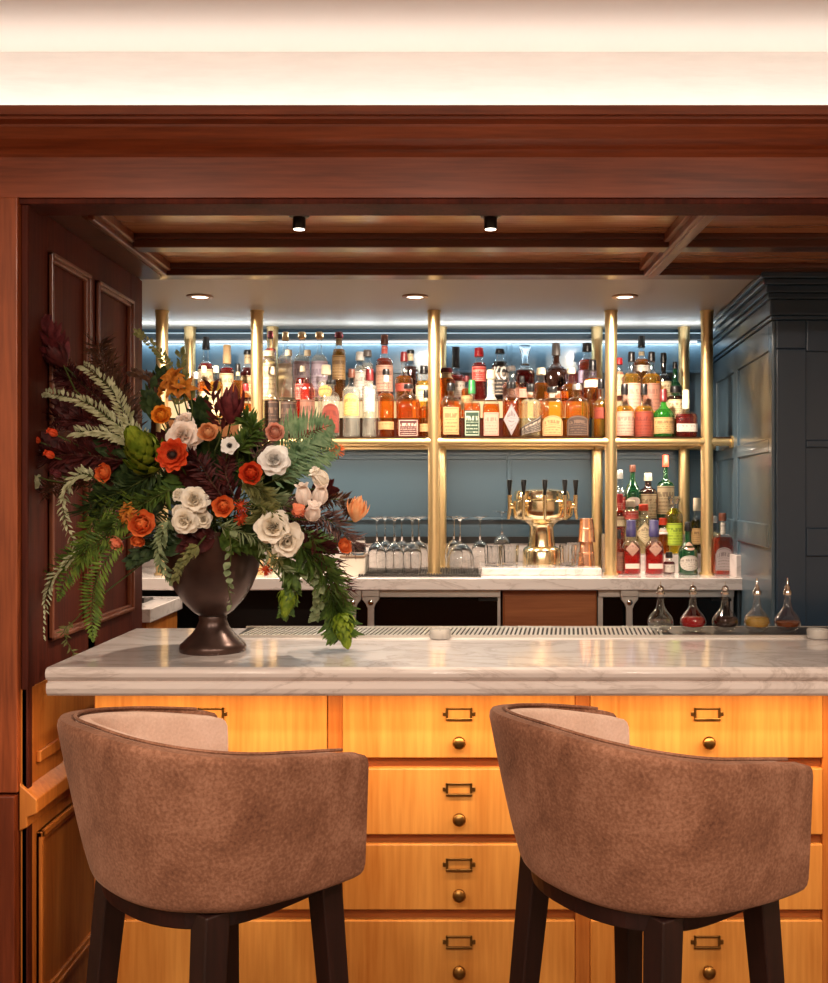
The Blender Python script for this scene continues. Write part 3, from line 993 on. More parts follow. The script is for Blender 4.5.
for (px, d, lb) in glasses:
    z = MZ if d < 4.43 else PZ
    if first:
        wg.location = (at(px, 0, d).x, d, z); wg['label'] = lb; first = False
    else:
        place(wg, lb, (at(px, 0, d).x, d, z))
cg = thing('coupe_glass', 'wide inverted coupe glass in front, just past the middle brass post', 'wine glass', (at(460, 0, 4.18).x, 4.18, MZ))
H = 0.232
def p_(r, z): return (r, H - z)
mb = MB(); mb.lathe([p_(0.042, 0), p_(0.0425, 0.002), p_(0.034, 0.004), p_(0.011, 0.008), p_(0.005, 0.016)], 28); obj('foot', mb, M_wine, cg, smooth=True)
mb = MB(); mb.lathe([p_(0.005, 0.015), p_(0.004, 0.05), p_(0.004, 0.085), p_(0.006, 0.104), p_(0.012, 0.110)], 14); obj('stem', mb, M_wine, cg, smooth=True)
mb = MB(); mb.lathe([p_(0.010, 0.109), p_(0.030, 0.118), p_(0.048, 0.138), p_(0.058, 0.165), p_(0.061, 0.20), p_(0.060, 0.232), p_(0.0585, 0.232), p_(0.0595, 0.20), p_(0.0565, 0.166), p_(0.046, 0.140), p_(0.028, 0.121), p_(0.005, 0.113)], 34, cap0=False, cap1=False); obj('bowl', mb, M_wine, cg, smooth=True)
M_cut = real_glass('cut_glass')
def tumbler(label):
    t = thing('tumbler', label, 'tumbler', (0, 0, 0), 0, 'cut glass tumblers on the back bar')
    mb = MB()
    n = 28
    rs = []
    for (r, z, f) in ((0.030, 0, 0), (0.033, 0.004, 1), (0.037, 0.088, 1), (0.037, 0.092, 0), (0.035, 0.092, 0), (0.032, 0.014, 0), (0.001, 0.012, 0)):
        rs.append([((r + (0.0018 * f if i % 2 else 0)) * math.cos(2 * PI * i / n), (r + (0.0018 * f if i % 2 else 0)) * math.sin(2 * PI * i / n), z) for i in range(n)])
    mb.rings(rs)
    obj('glass', mb, M_cut, t)
    return t
tb = tumbler('')
tl = [(493, 4.22, PZ, 'front cut glass tumbler on the plinth edge beside the beer tower foot, wine glass side'),
      (510, 4.26, PZ, 'cut glass tumbler touching the beer tower foot on the wine glass side'),
      (568, 4.24, PZ, 'cut glass tumbler between beer tower foot and copper cups'),
      (574, 4.40, PZ, 'cut glass tumbler behind the copper cups')]
for i, (px, d, z, lb) in enumerate(tl):
    if i == 0:
        tb.location = (at(px, 0, d).x, d, z); tb['label'] = lb
    else:
        place(tb, lb, (at(px, 0, d).x, d, z))
# copper cups, one inverted on the other
def cup(label, z, flip):
    t = thing('copper_cup', label, 'cup', (at(586.5, 0, 4.27).x, 4.27, z), 0, 'copper cups by the beer tower')
    mb = MB()
    pr = [(0.027, 0), (0.028, 0.002), (0.037, 0.098), (0.0385, 0.100), (0.0385, 0.102), (0.036, 0.102), (0.026, 0.004), (0.001, 0.004)]
    if flip:
        pr = [(r, 0.102 - z_) for r, z_ in pr]
    mb.lathe(pr, 32); obj('body', mb, M_copper, t, smooth=True)
    mb = MB(); mb.lathe([(0.0325, 0.052), (0.0340, 0.054), (0.0340, 0.058), (0.0325, 0.060)], 32); obj('band', mb, M_copper, t, smooth=True)
cup('lower copper cup standing upside down on the plinth', PZ, True)
cup('upper copper cup stacked on the inverted copper cup', PZ + 0.1022, True)

# white box with a dark glass dish near the flowers
bxx = thing('marble_box', 'white box on the counter beside the flowers', 'box', (at(352, 0, 4.08).x, 4.08, CT))
mb = MB(); mb.box(-0.05, 0.052, 0, 0.16, 0, 0.075); obj('body', mb, mat('white_box', (222, 208, 190), 0.4), bxx, bevel=0.003)
mb = MB(); mb.box(-0.051, 0.053, -0.001, 0.161, 0.0755, 0.084); obj('lid', mb, mat('box_lid', (120, 96, 76), 0.35), bxx, bevel=0.002)
dg = thing('glass_jar', 'small clear jar standing on the white box', 'jar', (at(358, 0, 4.14).x, 4.15, CT + 0.0842))
mb = MB(); mb.lathe([(0.026, 0), (0.032, 0.01), (0.034, 0.05), (0.028, 0.07), (0.03, 0.08), (0.027, 0.08), (0.03, 0.05), (0.028, 0.012), (0.001, 0.01)], 24); obj('jar', mb, M_cut, dg, smooth=True)
mb = MB(); mb.lathe([(0.026, 0.012), (0.0285, 0.045), (0.001, 0.046)], 20); obj('contents', mb, mat('dark_jar_contents', (50, 42, 50), 0.4), dg, smooth=True)

# decanters
def decanter(px, liq, fill, stop, label):
    d = 2.945
    t = thing('decanter', label, 'decanter', (at(px, 0, d).x, d, BT + 0.0057), 0, 'small decanters along the back of the bar')
    k = d / F
    pr = [(0.020, 0), (0.024, 0.002), (0.034, 0.012), (0.0385, 0.024), (0.037, 0.036), (0.029, 0.050), (0.018, 0.062), (0.012, 0.074), (0.0095, 0.090), (0.009, 0.108), (0.0115, 0.112)]
    mb = MB(); mb.lathe(pr, 30); obj('glass', mb, M_deg, t, smooth=True)
    ins = [(max(0.001, r - 0.003), z + 0.004) for r, z in pr if z + 0.004 < fill]
    mb = MB(); mb.lathe([(0.001, 0.010)] + [q for q in ins if q[1] > 0.013] + [(max(0.001, ins[-1][0] - 0.004), fill), (0.001, fill)], 26); obj('liquid', mb, liq, t, smooth=True)
    if stop == 'ball':
        mb = MB(); mb.lathe([(0.0125, 0.110), (0.0125, 0.116), (0.006, 0.118)], 18); mb.sphere((0, 0, 0.126), 0.0105, 16, 10); obj('stopper', mb, M_chrome, t, smooth=True)
        mb = MB(); mb.lathe([(0.0015, 0.135), (0.0012, 0.148)], 8); obj('spout', mb, M_chrome, t, smooth=True)
    else:
        mb = MB(); mb.lathe([(0.0120, 0.108), (0.0125, 0.118), (0.008, 0.124), (0.0075, 0.132), (0.0035, 0.138), (0.0022, 0.158)], 16); obj('pourer', mb, M_chrome, t, smooth=True)
M_deg = thin_glass('decanter_glass', (0.97, 0.97, 0.96), edge=0.9, base=0.02)
decanter(660.5, liquid('liq_clear2', (0.9, 0.9, 0.86), (0.7, 0.66, 0.6), 0.2), 0.033, 'ball', 'round decanter with clear spirit and ball stopper on the bar')
decanter(693, liquid('liq_ruby2', (0.55, 0.01, 0.015), (0.6, 0.01, 0.015), 1.6), 0.042, 'ball', 'round decanter with bright red liquid on the bar')
decanter(725, liquid('liq_dark2', (0.06, 0.02, 0.012), (0.05, 0.016, 0.012), 1.6), 0.040, 'ball', 'round decanter with near black liquid on the bar')
decanter(757, liquid('liq_gold2', (0.75, 0.50, 0.08), (0.7, 0.46, 0.08), 1.3), 0.042, 'pourer', 'round decanter with golden liquid and metal pourer on the bar')
decanter(787.5, liquid('liq_rust2', (0.40, 0.10, 0.02), (0.40, 0.10, 0.02), 1.5), 0.030, 'pourer', 'round decanter with a little rust brown liquid and metal pourer')
def tealight(px, label):
    d = 2.83
    t = thing('tealight_holder', label, 'candle', (at(px, 0, d).x, d, BT), 0, 'tealights on the bar')
    mb = MB(); mb.lathe([(0.026, 0), (0.030, 0.003), (0.031, 0.026), (0.030, 0.028), (0.028, 0.028), (0.027, 0.006), (0.001, 0.006)], 28); obj('cup', mb, thin_glass('frosted_cup', (0.85, 0.83, 0.8), 0.6, 0.1, 0.45, (0.85, 0.82, 0.78)), t, smooth=True)
    mb = MB(); mb.lathe([(0.026, 0.007), (0.0265, 0.020), (0.001, 0.021)], 24); w = obj('wax', mb, mat('wax', (236, 226, 210), 0.5), t, smooth=True)
    mb = MB(); mb.lathe([(0.001, 0.019), (0.001, 0.026)], 6); obj('wick', mb, M_black, t)
tealight(440, 'small white tealight holder on the bar below the inverted wine glasses')
tealight(818, 'small white tealight holder on the bar next to the decanters')
gb = MB(); gb.box(-0.03, 0.03, 0, 0.05, 0, 0.035)
# ------------------------------------------------------------ bottles
ROWS = {1: (4.205, SH), 2: (4.322, Z2), 3: (4.455, Z3),
        11: (4.18, CT), 12: (4.345, CT + 0.075), 13: (4.457, CT + 0.16), 14: (4.14, CT)}
LIQ = {
    'amber':  liquid('liq_amber', (0.84, 0.40, 0.07), (0.50, 0.20, 0.03)),
    'orange': liquid('liq_orange', (0.90, 0.40, 0.06), (0.62, 0.24, 0.04)),
    'gold':   liquid('liq_gold', (0.98, 0.68, 0.16), (0.75, 0.45, 0.08)),
    'red':    liquid('liq_red', (0.72, 0.06, 0.03), (0.50, 0.04, 0.03), 0.35),
    'brick':  liquid('liq_brick', (0.75, 0.18, 0.08), (0.45, 0.10, 0.05), 0.35),
    'dark':   liquid('liq_dark', (0.22, 0.07, 0.03), (0.10, 0.03, 0.02), 0.45),
    'wine':   liquid('liq_wine', (0.35, 0.04, 0.04), (0.20, 0.02, 0.02), 0.45),
    'clear':  liquid('liq_clear', (0.95, 0.95, 0.92), (0.95, 0.90, 0.80), 0.55),
    'pale':   liquid('liq_pale', (0.96, 0.90, 0.66), (0.92, 0.84, 0.56), 0.5),
    'pink':   liquid('liq_pink', (0.92, 0.35, 0.25), (0.75, 0.25, 0.2), 0.25),
    'char':   liquid('liq_char', (0.96, 0.86, 0.15), (0.75, 0.62, 0.06), 0.3),
    'green':  liquid('liq_green', (0.12, 0.62, 0.10), (0.10, 0.40, 0.06), 0.3),
    'bottlegreen': liquid('liq_bottlegreen', (0.04, 0.22, 0.07), (0.02, 0.12, 0.04), 0.5),
    'olive':  liquid('liq_olive', (0.14, 0.15, 0.03), (0.08, 0.08, 0.02), 0.5),
    'black':  liquid('liq_black', (0.04, 0.03, 0.03), (0.02, 0.015, 0.015), 1.2),
}
GL = {'clear': M_glass, 'green': thin_glass('green_glass', (0.25, 0.75, 0.22), 0.6, 0.06, 0.15, (0.05, 0.3, 0.05)),
      'dgreen': thin_glass('dark_green_glass', (0.08, 0.32, 0.12), 0.6, 0.06, 0.35, (0.02, 0.14, 0.05)),
      'brown': thin_glass('brown_glass', (0.30, 0.12, 0.05), 0.6, 0.06, 0.3, (0.08, 0.03, 0.02)),
      'black': thin_glass('black_glass', (0.05, 0.04, 0.05), 0.5, 0.06, 0.6, (0.015, 0.013, 0.015))}
CAPS = {'black': mat('cap_black', (22, 19, 20), 0.35), 'red': mat('cap_red', (196, 36, 40), 0.4), 'maroon': mat('cap_maroon', (96, 22, 24), 0.4),
        'brown': mat('cap_brown', (98, 52, 34), 0.45), 'cork': mat('cap_cork', (206, 170, 124), 0.6), 'cream': mat('cap_cream', (232, 216, 186), 0.5),
        'white': mat('cap_white', (236, 232, 226), 0.4), 'green': mat('cap_green', (34, 112, 52), 0.4), 'grey': mat('cap_grey', (120, 112, 108), 0.35),
        'navy': mat('cap_navy', (62, 54, 96), 0.4), 'orange': mat('cap_orange', (228, 74, 44), 0.4), 'glass': M_cut, 'silver': M_steel}
def label_mat(name, col, ink, amount=0.6):
    """printed label: border line, a bold title band and lines of small unreadable print"""
    key = 'label_' + name
    if key in MATS:
        return MATS[key]
    m, nt, out = new_mat(key)
    L = nt.links.new
    def math_(op, a, b=None):
        n = nt.nodes.new('ShaderNodeMath'); n.operation = op
        for i, v in enumerate((a, b)):
            if v is None: continue
            if isinstance(v, (int, float)): n.inputs[i].default_value = v
            else: L(v, n.inputs[i])
        return n.outputs[0]
    p = nt.nodes.new('ShaderNodeBsdfPrincipled')
    p.inputs['Roughness'].default_value = 0.5
    tc = nt.nodes.new('ShaderNodeTexCoord')
    oi = nt.nodes.new('ShaderNodeObjectInfo')
    sx = nt.nodes.new('ShaderNodeSeparateXYZ'); L(tc.outputs['UV'], sx.inputs[0])
    u, v = sx.outputs[0], sx.outputs[1]
    def noise(scx, scy, off):
        mp = nt.nodes.new('ShaderNodeMapping'); mp.inputs['Scale'].default_value = (scx, scy, 1)
        L(tc.outputs['UV'], mp.inputs[0])
        cb = nt.nodes.new('ShaderNodeCombineXYZ'); L(math_('MULTIPLY', oi.outputs['Random'], 37.0), cb.inputs[0]); L(math_('MULTIPLY', oi.outputs['Random'], 91.0), cb.inputs[1])
        L(cb.outputs[0], mp.inputs['Location'])
        nz = nt.nodes.new('ShaderNodeTexNoise'); nz.inputs['Scale'].default_value = 1.0; nz.inputs['Detail'].default_value = 1
        L(mp.outputs[0], nz.inputs['Vector'])
        return nz.outputs['Fac']
    du = math_('ABSOLUTE', math_('SUBTRACT', u, 0.5)); dv = math_('ABSOLUTE', math_('SUBTRACT', v, 0.5))
    mxd = math_('MAXIMUM', du, dv)
    border = math_('MULTIPLY', math_('GREATER_THAN', mxd, 0.425), math_('LESS_THAN', mxd, 0.465))
    inside = math_('LESS_THAN', mxd, 0.40)
    title = math_('MULTIPLY', math_('LESS_THAN', math_('ABSOLUTE', math_('SUBTRACT', v, 0.70)), 0.085), math_('GREATER_THAN', noise(13, 3, 0), 0.46))
    lines = math_('GREATER_THAN', math_('SINE', math_('MULTIPLY', v, 48.0)), 0.35)
    fine = math_('MULTIPLY', math_('MULTIPLY', lines, math_('LESS_THAN', v, 0.56)), math_('GREATER_THAN', noise(30, 7, 3), 0.47))
    allp = math_('MINIMUM', math_('ADD', border, math_('MULTIPLY', inside, math_('ADD', title, fine))), 1.0)
    mx = nt.nodes.new('ShaderNodeMix'); mx.data_type = 'RGBA'
    L(math_('MULTIPLY', allp, amount), mx.inputs[0])
    mx.inputs[6].default_value = lin(col); mx.inputs[7].default_value = lin(ink)
    L(mx.outputs[2], p.inputs['Base Color'])
    L(p.outputs[0], out.inputs[0])
    MATS[key] = m
    return m
LAB = {'cream': label_mat('cream', (204, 184, 146), (92, 62, 44)), 'white': label_mat('white', (200, 190, 178), (96, 80, 76)),
       'tan': label_mat('tan', (176, 140, 92), (84, 52, 30)), 'black': label_mat('black', (36, 28, 28), (190, 170, 150), amount=0.75),
       'dgreen': label_mat('dgreen', (40, 62, 46), (196, 200, 176), amount=0.75), 'maroon': label_mat('maroon', (74, 30, 32), (214, 180, 160), amount=0.75),
       'brick': label_mat('brick', (128, 52, 36), (84, 30, 24)), 'pinkish': label_mat('pinkish', (184, 142, 122), (120, 80, 70)),
       'greyl': label_mat('greyl', (150, 138, 138), (80, 64, 66)), 'mauve': label_mat('mauve', (196, 178, 194), (120, 100, 120)),
       'darkbrown': label_mat('darkbrown', (58, 40, 32), (120, 92, 74)), 'red': label_mat('red', (200, 52, 44), (236, 200, 180)),
       'lime': label_mat('lime', (170, 190, 60), (70, 96, 30)), 'lilac': label_mat('lilac', (208, 192, 214), (120, 90, 180)),
       'brownl': label_mat('brownl', (138, 92, 74), (90, 56, 46)), 'yellow': label_mat('yellow', (214, 184, 104), (190, 60, 40)), 'plain': label_mat('plain', (228, 212, 198), (214, 190, 176))}

def section(hw, hd, n, z, N=28, t0=0.0, t1=2 * PI, closed=True):
    pts = []
    M = N if closed else N + 1
    for i in range(M):
        a = t0 + (t1 - t0) * i / N
        c, s = math.cos(a), math.sin(a)
        k = (abs(c) ** n + abs(s) ** n) ** (-1.0 / n)
        pts.append((hw * k * c, hd * k * s, z))
    return pts

def bottle(x, top, cap, nk, sh, hw, row, liq, capk, lab, label, shape='r', nr=None, glass='clear', fill=None, extra=None, capw=None):
    d, zb = ROWS[row]
    X = at(x, 0, d).x
    zz = lambda py: EYE - (py - VY) * d / F - zb
    kx = d / F
    r = hw * kx
    nrr = (nr if nr else max(2.2, hw * 0.33)) * kx
    n = {'r': 2.0, 's': 5.0, 'f': 4.0, 'o': 2.0}[shape]
    dep = {'r': 1.0, 's': 0.92, 'f': 0.62, 'o': 0.6}[shape]
    hd = min(r * dep, 0.046)
    zt, zc, zn, zs = zz(top), zz(cap), zz(nk), zz(sh)
    t = thing('liquor_bottle', label, 'bottle', (X, d, zb), 0, 'bottles on the back bar')
    # profile: (z, half width, half depth, exponent)
    P = [(0.0, r * 0.90, hd * 0.90, n), (0.003, r * 0.98, hd * 0.98, n), (0.008, r, hd, n)]
    if shape == 'o':      # bulging round flask
        P = [(0.0, r * 0.5, hd * 0.6, 2), (0.004, r * 0.56, hd * 0.66, 2)]
        for k in range(1, 8):
            a = k / 8 * PI
            z = 0.004 + (zn - 0.004) * (0.5 - 0.5 * math.cos(a))
            w = 0.56 + 0.44 * math.sin(a) if a < PI / 2 else (nrr / r) + (1 - nrr / r) * math.sin(a)
            P.append((z, r * w, hd * w if hd * w > nrr else nrr, 2))
    else:
        P.append((zs, r, hd, n))
        for k in range(1, 6):
            a = k / 6 * PI / 2
            f = 1 - math.cos(a)
            z = zs + (zn - zs) * math.sin(a) if shape in ('s', 'f') else zs + (zn - zs) * k / 6
            f = f if shape in ('s', 'f') else 0.5 - 0.5 * math.cos(PI * k / 6)
            P.append((z, r + (nrr - r) * f, hd + (nrr - hd) * f, n + (2 - n) * k / 6))
    P.append((zn, nrr, nrr, 2))
    P.append((max(zc - 0.004, zn + 0.001), nrr * 0.92, nrr * 0.92, 2))
    P.append((max(zc - 0.003, zn + 0.002), nrr * 1.12, nrr * 1.12, 2))
    P.append((max(zc, zn + 0.003), nrr * 1.08, nrr * 1.08, 2))
    mb = MB(); mb.rings([section(w, h, e, z) for z, w, h, e in P])
    obj('glass', mb, GL[glass], t, smooth=True)
    # liquid
    zf = zz(fill) if fill else zs + (zn - zs) * 0.55
    Q = []
    prev = None
    for z, w, h, e in P:
        z2 = z + 0.004
        if z2 > zf:
            if prev:
                f = (zf - prev[0]) / max(1e-6, z2 - prev[0])
                Q.append((zf, prev[1] + (w - 0.0022 - prev[1]) * f, prev[2] + (h - 0.0022 - prev[2]) * f, e))
            break
        prev = (z2, max(0.001, w - 0.0022), max(0.001, h - 0.0022), e)
        Q.append(prev)
    if len(Q) > 1:
        mb = MB(); mb.rings([section(w, h, e, z) for z, w, h, e in Q])
        obj('liquid', mb, LIQ[liq], t, smooth=True)
    # cap
    cw = (capw * kx) if capw else nrr * 1.22
    mb = MB()
    if capk == 'glass':
        mb.lathe([(nrr, zc), (nrr * 1.5, zc + 0.006), (nrr * 1.5, zc + 0.016), (nrr * 0.9, zc + 0.022), (nrr * 1.5, zt - 0.035), (nrr * 2.0, zt - 0.012), (nrr * 1.9, zt - 0.002), (0.001, zt)], 18)
    elif capk == 'cork' and zt - zc < 0.035:
        mb.lathe([(cw * 0.9, zc), (cw * 1.25, zc + 0.006), (cw * 1.25, zt - 0.006), (cw * 0.9, zt), (0.001, zt)], 18)
    else:
        h = zt - zc
        mb.lathe([(cw, zc - 0.0035), (cw, zc + h * 0.45), (cw * 0.93, zc + h * 0.47), (cw * 0.93, zt - 0.003), (cw * 0.8, zt), (0.001, zt)], 18)
    obj('cap', mb, CAPS[capk], t, smooth=True)
    # labels: (colour, y0, y1, kind, width in radians or fraction)
    labs = [lab] if lab and isinstance(lab[0], str) else (lab or [])
    for L in labs:
        col, y0, y1 = L[0], L[1], L[2]
        kind = L[3] if len(L) > 3 else 'rect'
        half = L[4] if len(L) > 4 else 0.80
        z1, z0 = zz(y0), zz(y1)
        z0 = max(z0, 0.004)
        def rad_at(z):
            for (a, b) in zip(P, P[1:]):
                if a[0] <= z <= b[0]:
                    f = (z - a[0]) / max(1e-6, b[0] - a[0])
                    return [a[i] + (b[i] - a[i]) * f for i in (1, 2, 3)]
            return P[-1][1:]
        mb = MB()
        NX, NZ = 14, 6
        a0 = -PI / 2
        ha = half * PI / 2
        g = []
        for j in range(NZ + 1):
            row_ = []
            for i in range(NX + 1):
                f = -1 + 2 * i / NX
                g0, g1, ff = z0, z1, f
                v = j / NZ
                if kind == 'arch':
                    g1 = z1 - (z1 - z0) * 0.30 * (1 - math.sqrt(max(0, 1 - f * f)))
                elif kind == 'diamond':
                    zm = (z0 + z1) / 2
                    g1 = zm + (z1 - zm) * (1 - abs(f)) ; g0 = zm + (z0 - zm) * (1 - abs(f))
                elif kind == 'round':
                    zm = (z0 + z1) / 2
                    k_ = math.sqrt(max(0, 1 - f * f))
                    g1 = zm + (z1 - zm) * k_; g0 = zm - (zm - z0) * k_
                elif kind == 'diag':
                    sh_ = (z1 - z0) * 0.35 * f
                    g1 = z1 - (z1 - z0) * 0.35 + sh_; g0 = z0 + (z1 - z0) * 0.35 + sh_ if False else max(0.004, z0 + sh_ * 0.4 + (z1 - z0) * 0.14)
                z = g0 + (g1 - g0) * v
                w, h, e = rad_at(z)
                if e > 2.5:
                    xx = f * half * w * 0.98
                    yy = -h * (max(0, 1 - abs(xx / w) ** e)) ** (1 / e)
                else:
                    a = a0 + f * ha
                    xx, yy = w * math.cos(a), h * math.sin(a)
                row_.append((xx * 1.002, yy - 0.0007, z))
            g.append(row_)
        uvl = mb.bm.loops.layers.uv.new('UVMap')
        vr_ = [[mb.v(q) for q in r_] for r_ in g]
        for j in range(NZ):
            for i in range(NX):
                f_ = mb.face([vr_[j][i], vr_[j][i + 1], vr_[j + 1][i + 1], vr_[j + 1][i]])
                if f_:
                    for lp, (a_, b_) in zip(f_.loops, ((i, j), (i + 1, j), (i + 1, j + 1), (i, j + 1))):
                        lp[uvl].uv = (a_ / NX, b_ / NZ)
        obj('label', mb, LAB[col], t, smooth=True)
    return t, (X, d, zb), zz, kx

B = bottle
# --- bay beside the dark panelled wall, above the flowers
B(196, 372, 378, 394, 404, 8.5, 1, 'pink', 'silver', ('white', 404, 416, 'rect', 0.5), 'slim clear bottle with pinkish contents just above the white roses', nr=4)
B(206, 337, 349, 360, 368, 8, 3, 'red', 'black', ('cream', 370, 398), 'dark red bottle with tall black cap, nearest the rear brass post above the flowers', nr=3)
B(204, 366, 372, 378, 386, 7, 2, 'orange', 'cream', ('cream', 392, 416), 'orange bottle behind the slim clear bottle above the white roses')
B(216, 366, 372, 378, 386, 7, 2, 'gold', 'cream', ('cream', 392, 416), 'yellow bottle just beside the burgundy protea flower')
B(227, 345, 363, 366, 371, 7.5, 3, 'red', 'cork', ('cream', 374, 398), 'red bottle with tall pale cork stopper above the burgundy protea', nr=3.4)
B(238, 364, 371, 378, 384, 6, 2, 'amber', 'black', ('cream', 370, 376), 'small necked bottle with black and cream neck behind the burgundy protea')
B(248, 350, 354, 364, 373, 7.5, 3, 'wine', 'black', [('cream', 355, 364, 'rect', 1.0), ('cream', 376, 398, 'arch')], 'burgundy bottle with crest label close to the second front brass post', nr=3.6)
B(246, 384, 390, 400, 408, 7, 1, 'orange', 'red', ('cream', 412, 434), 'orange red bottle low behind the burgundy protea petals')
# --- clear bottles bay
B(270.5, 331, 338, 346, 352, 6, 3, 'pink', 'maroon', ('cream', 356, 398), 'maroon capped bottle half hidden by the rear brass post')
B(269, 351, 356, 359, 363, 7.5, 2, 'pale', 'cream', [('black', 359, 362, 'rect', 1.0), ('cream', 364, 400)], 'cream bottle with black band just right of the front brass post', nr=5)
B(272, 367, 374, 386, 401, 7.5, 1, 'dark', 'cream', ('darkbrown', 401, 434, 'rect', 0.95), 'clear necked bottle with dark floral lower half nearest the front brass post', nr=3.2, fill=402)
B(288.5, 350, 355, 368, 402, 8, 1, 'dark', 'cream', ('darkbrown', 402, 434, 'rect', 0.95), 'second clear necked bottle with dark floral lower half', nr=3, fill=403)
B(285.5, 332, 340, 352, 360, 7.5, 3, 'clear', 'cork', ('plain', 364, 398), 'clear bottle with round cork stopper, nearest the brass posts', nr=2.8)
B(302, 332, 339, 351, 361, 8.5, 3, 'clear', 'cork', ('mauve', 362, 398, 'rect', 0.9), 'dome shouldered clear bottle with cork ball and mauve label, nearer the brass posts', nr=2.6)
B(319.5, 332, 339, 351, 361, 8.5, 3, 'clear', 'cork', ('mauve', 362, 398, 'rect', 0.9), 'dome shouldered clear bottle with cork ball and mauve label, next to the brown bottle', nr=2.6)
B(302.5, 366, 371, 376, 381, 7, 2, 'red', 'cream', ('red', 384, 400), 'red bottle standing behind the slim pink bottle')
B(307.5, 350, 355, 376, 392, 7.5, 1, 'pink', 'cream', ('brownl', 400, 430, 'rect', 0.9), 'slim long necked pink bottle with brown label', nr=2.8)
B(326, 365, 374, 379, 384, 8.5, 2, 'clear', 'cream', ('yellow', 386, 398, 'round', 0.6), 'clear bottle with round yellow emblem behind the brick labelled bottle', nr=4)
B(331, 380, 384, 392, 402, 9, 1, 'clear', 'black', ('brick', 404, 433, 'arch', 0.95), 'short clear bottle with large brick red arched label', shape='f', nr=3.5, capw=5)
B(339, 332, 338, 346, 354, 7, 3, 'amber', 'maroon', [('cream', 338, 346, 'rect', 1.0), ('tan', 356, 380)], 'brown bottle with cream neck and tan label behind the arched labels', nr=3.4)
B(351.5, 369, 377, 383, 392, 9, 1, 'clear', 'brown', ('yellow', 394, 416, 'arch', 0.6), 'clear bottle with brown cork and arched yellow and red label', nr=3)
B(360, 352, 360, 364, 369, 6.5, 3, 'clear', 'white', ('white', 372, 398), 'clear white capped bottle behind the dark red capped slim bottle', nr=3.6)
B(367.5, 350, 356, 361, 366, 6, 3, 'clear', 'grey', ('white', 370, 398), 'clear grey capped bottle touching the white capped one', nr=3.6)
B(369.5, 369, 380, 384, 388, 7.5, 1, 'clear', 'maroon', ('white', 390, 412, 'rect', 0.5), 'slim clear bottle with dark red cap and white label', nr=3.4)
B(384.5, 335, 344, 355, 363, 9, 3, 'brick', 'brown', [('red', 346, 354, 'rect', 1.0), ('pinkish', 366, 392)], 'tall brown bottle with long red neck and pinkish label', nr=3.2)
B(386, 369, 374, 390, 398, 8.5, 1, 'orange', 'black', [('white', 375, 382, 'rect', 1.0), ('tan', 422, 430, 'rect', 0.8)], 'orange bottle with white neck label before the tall brown bottle', nr=3)
B(404, 352, 361, 373, 380, 9, 2, 'amber', 'maroon', ('brick', 384, 392), 'amber bottle with dark neck behind the round shouldered bottle', nr=3)
B(410.5, 350, 353, 363, 371, 8, 3, 'dark', 'black', ('cream', 354, 361, 'rect', 1.0), 'dark round shouldered bottle with cream neck label, above the arched amber flask', nr=3.3)
B(408.5, 384, 388, 394, 407, 12, 1, 'orange', 'black', ('maroon', 420, 437, 'rect', 0.85), 'broad arched amber flask with dark maroon label, nearest the middle brass post', shape='f', nr=4)
B(424, 366, 373, 379, 384, 8.5, 2, 'gold', 'black', ('cream', 386, 402), 'gold bottle with black cap and cream label beside the middle brass post', nr=3.4)
B(426, 390, 397, 404, 410, 6.5, 1, 'amber', 'black', ('tan', 424, 432), 'amber bottle tucked against the middle brass post')
# --- middle bay
B(456, 347, 367, 372, 379, 9.5, 3, 'red', 'black', ('white', 382, 398), 'red bottle with tall black cap just past the middle brass post', nr=3.3)
B(446.5, 368, 372, 376, 381, 8.5, 2, 'amber', 'maroon', ('cream', 372, 379), 'amber bottle half hidden behind the middle brass post', nr=5)
B(467, 376, 381, 386, 392, 6, 2, 'orange', 'maroon', ('tan', 396, 410), 'small orange bottle behind the green capped bottle')
B(479, 348, 356, 361, 366, 7.5, 3, 'red', 'red', ('red', 367, 382), 'bright red bottle with red cap', nr=3.8)
kc, kcl, kcz, kck = B(500, 349, 353, 358, 366, 8.5, 3, 'black', 'black', ('black', 367, 396, 'rect', 0.95), 'clear shouldered bottle with black label bearing two big white letters', nr=3.8)
B(525, 345, 368, 367.5, 374, 10, 3, 'wine', 'glass', ('plain', 388, 398), 'dark red flask with large cut glass stopper', shape='f', nr=3)
B(556, 343, 355, 362, 374, 12.5, 3, 'dark', 'grey', ('plain', 392, 399), 'broad round dark bottle with slender grey stopper', nr=3.6, glass='brown', extra=None)
B(587, 343, 351, 357, 364, 9.5, 3, 'brick', 'black', ('lilac', 371, 384), 'amber black capped bottle with lilac label near the third brass post', nr=4)
B(592.5, 360, 370, 376, 382, 9.5, 2, 'orange', 'black', ('plain', 380, 388), 'orange red bottle with black cap before the lilac labelled bottle', nr=3.2)
B(451, 383, 390, 396, 407, 10.5, 1, 'amber', 'black', ('tan', 408, 435, 'rect', 0.75), 'square shouldered amber bottle with tall tan label, nearest the middle brass post', shape='s', nr=3.4)
B(472, 380, 393, 400, 408, 8.5, 1, 'orange', 'green', ('dgreen', 411, 437, 'rect', 0.9), 'orange bottle with green cap and dark green label', shape='s', nr=3)
B(491, 370, 378, 398, 412, 8.5, 1, 'orange', 'cream', [('white', 379, 400, 'rect', 1.0), ('pinkish', 413, 436, 'rect', 0.9)], 'bottle with long white wrapped neck and pinkish label', shape='s', nr=3.8)
B(511.5, 366, 370, 380, 386, 9, 2, 'amber', 'grey', ('brownl', 388, 398), 'amber bottle behind the diamond labelled bottle', nr=3.4)
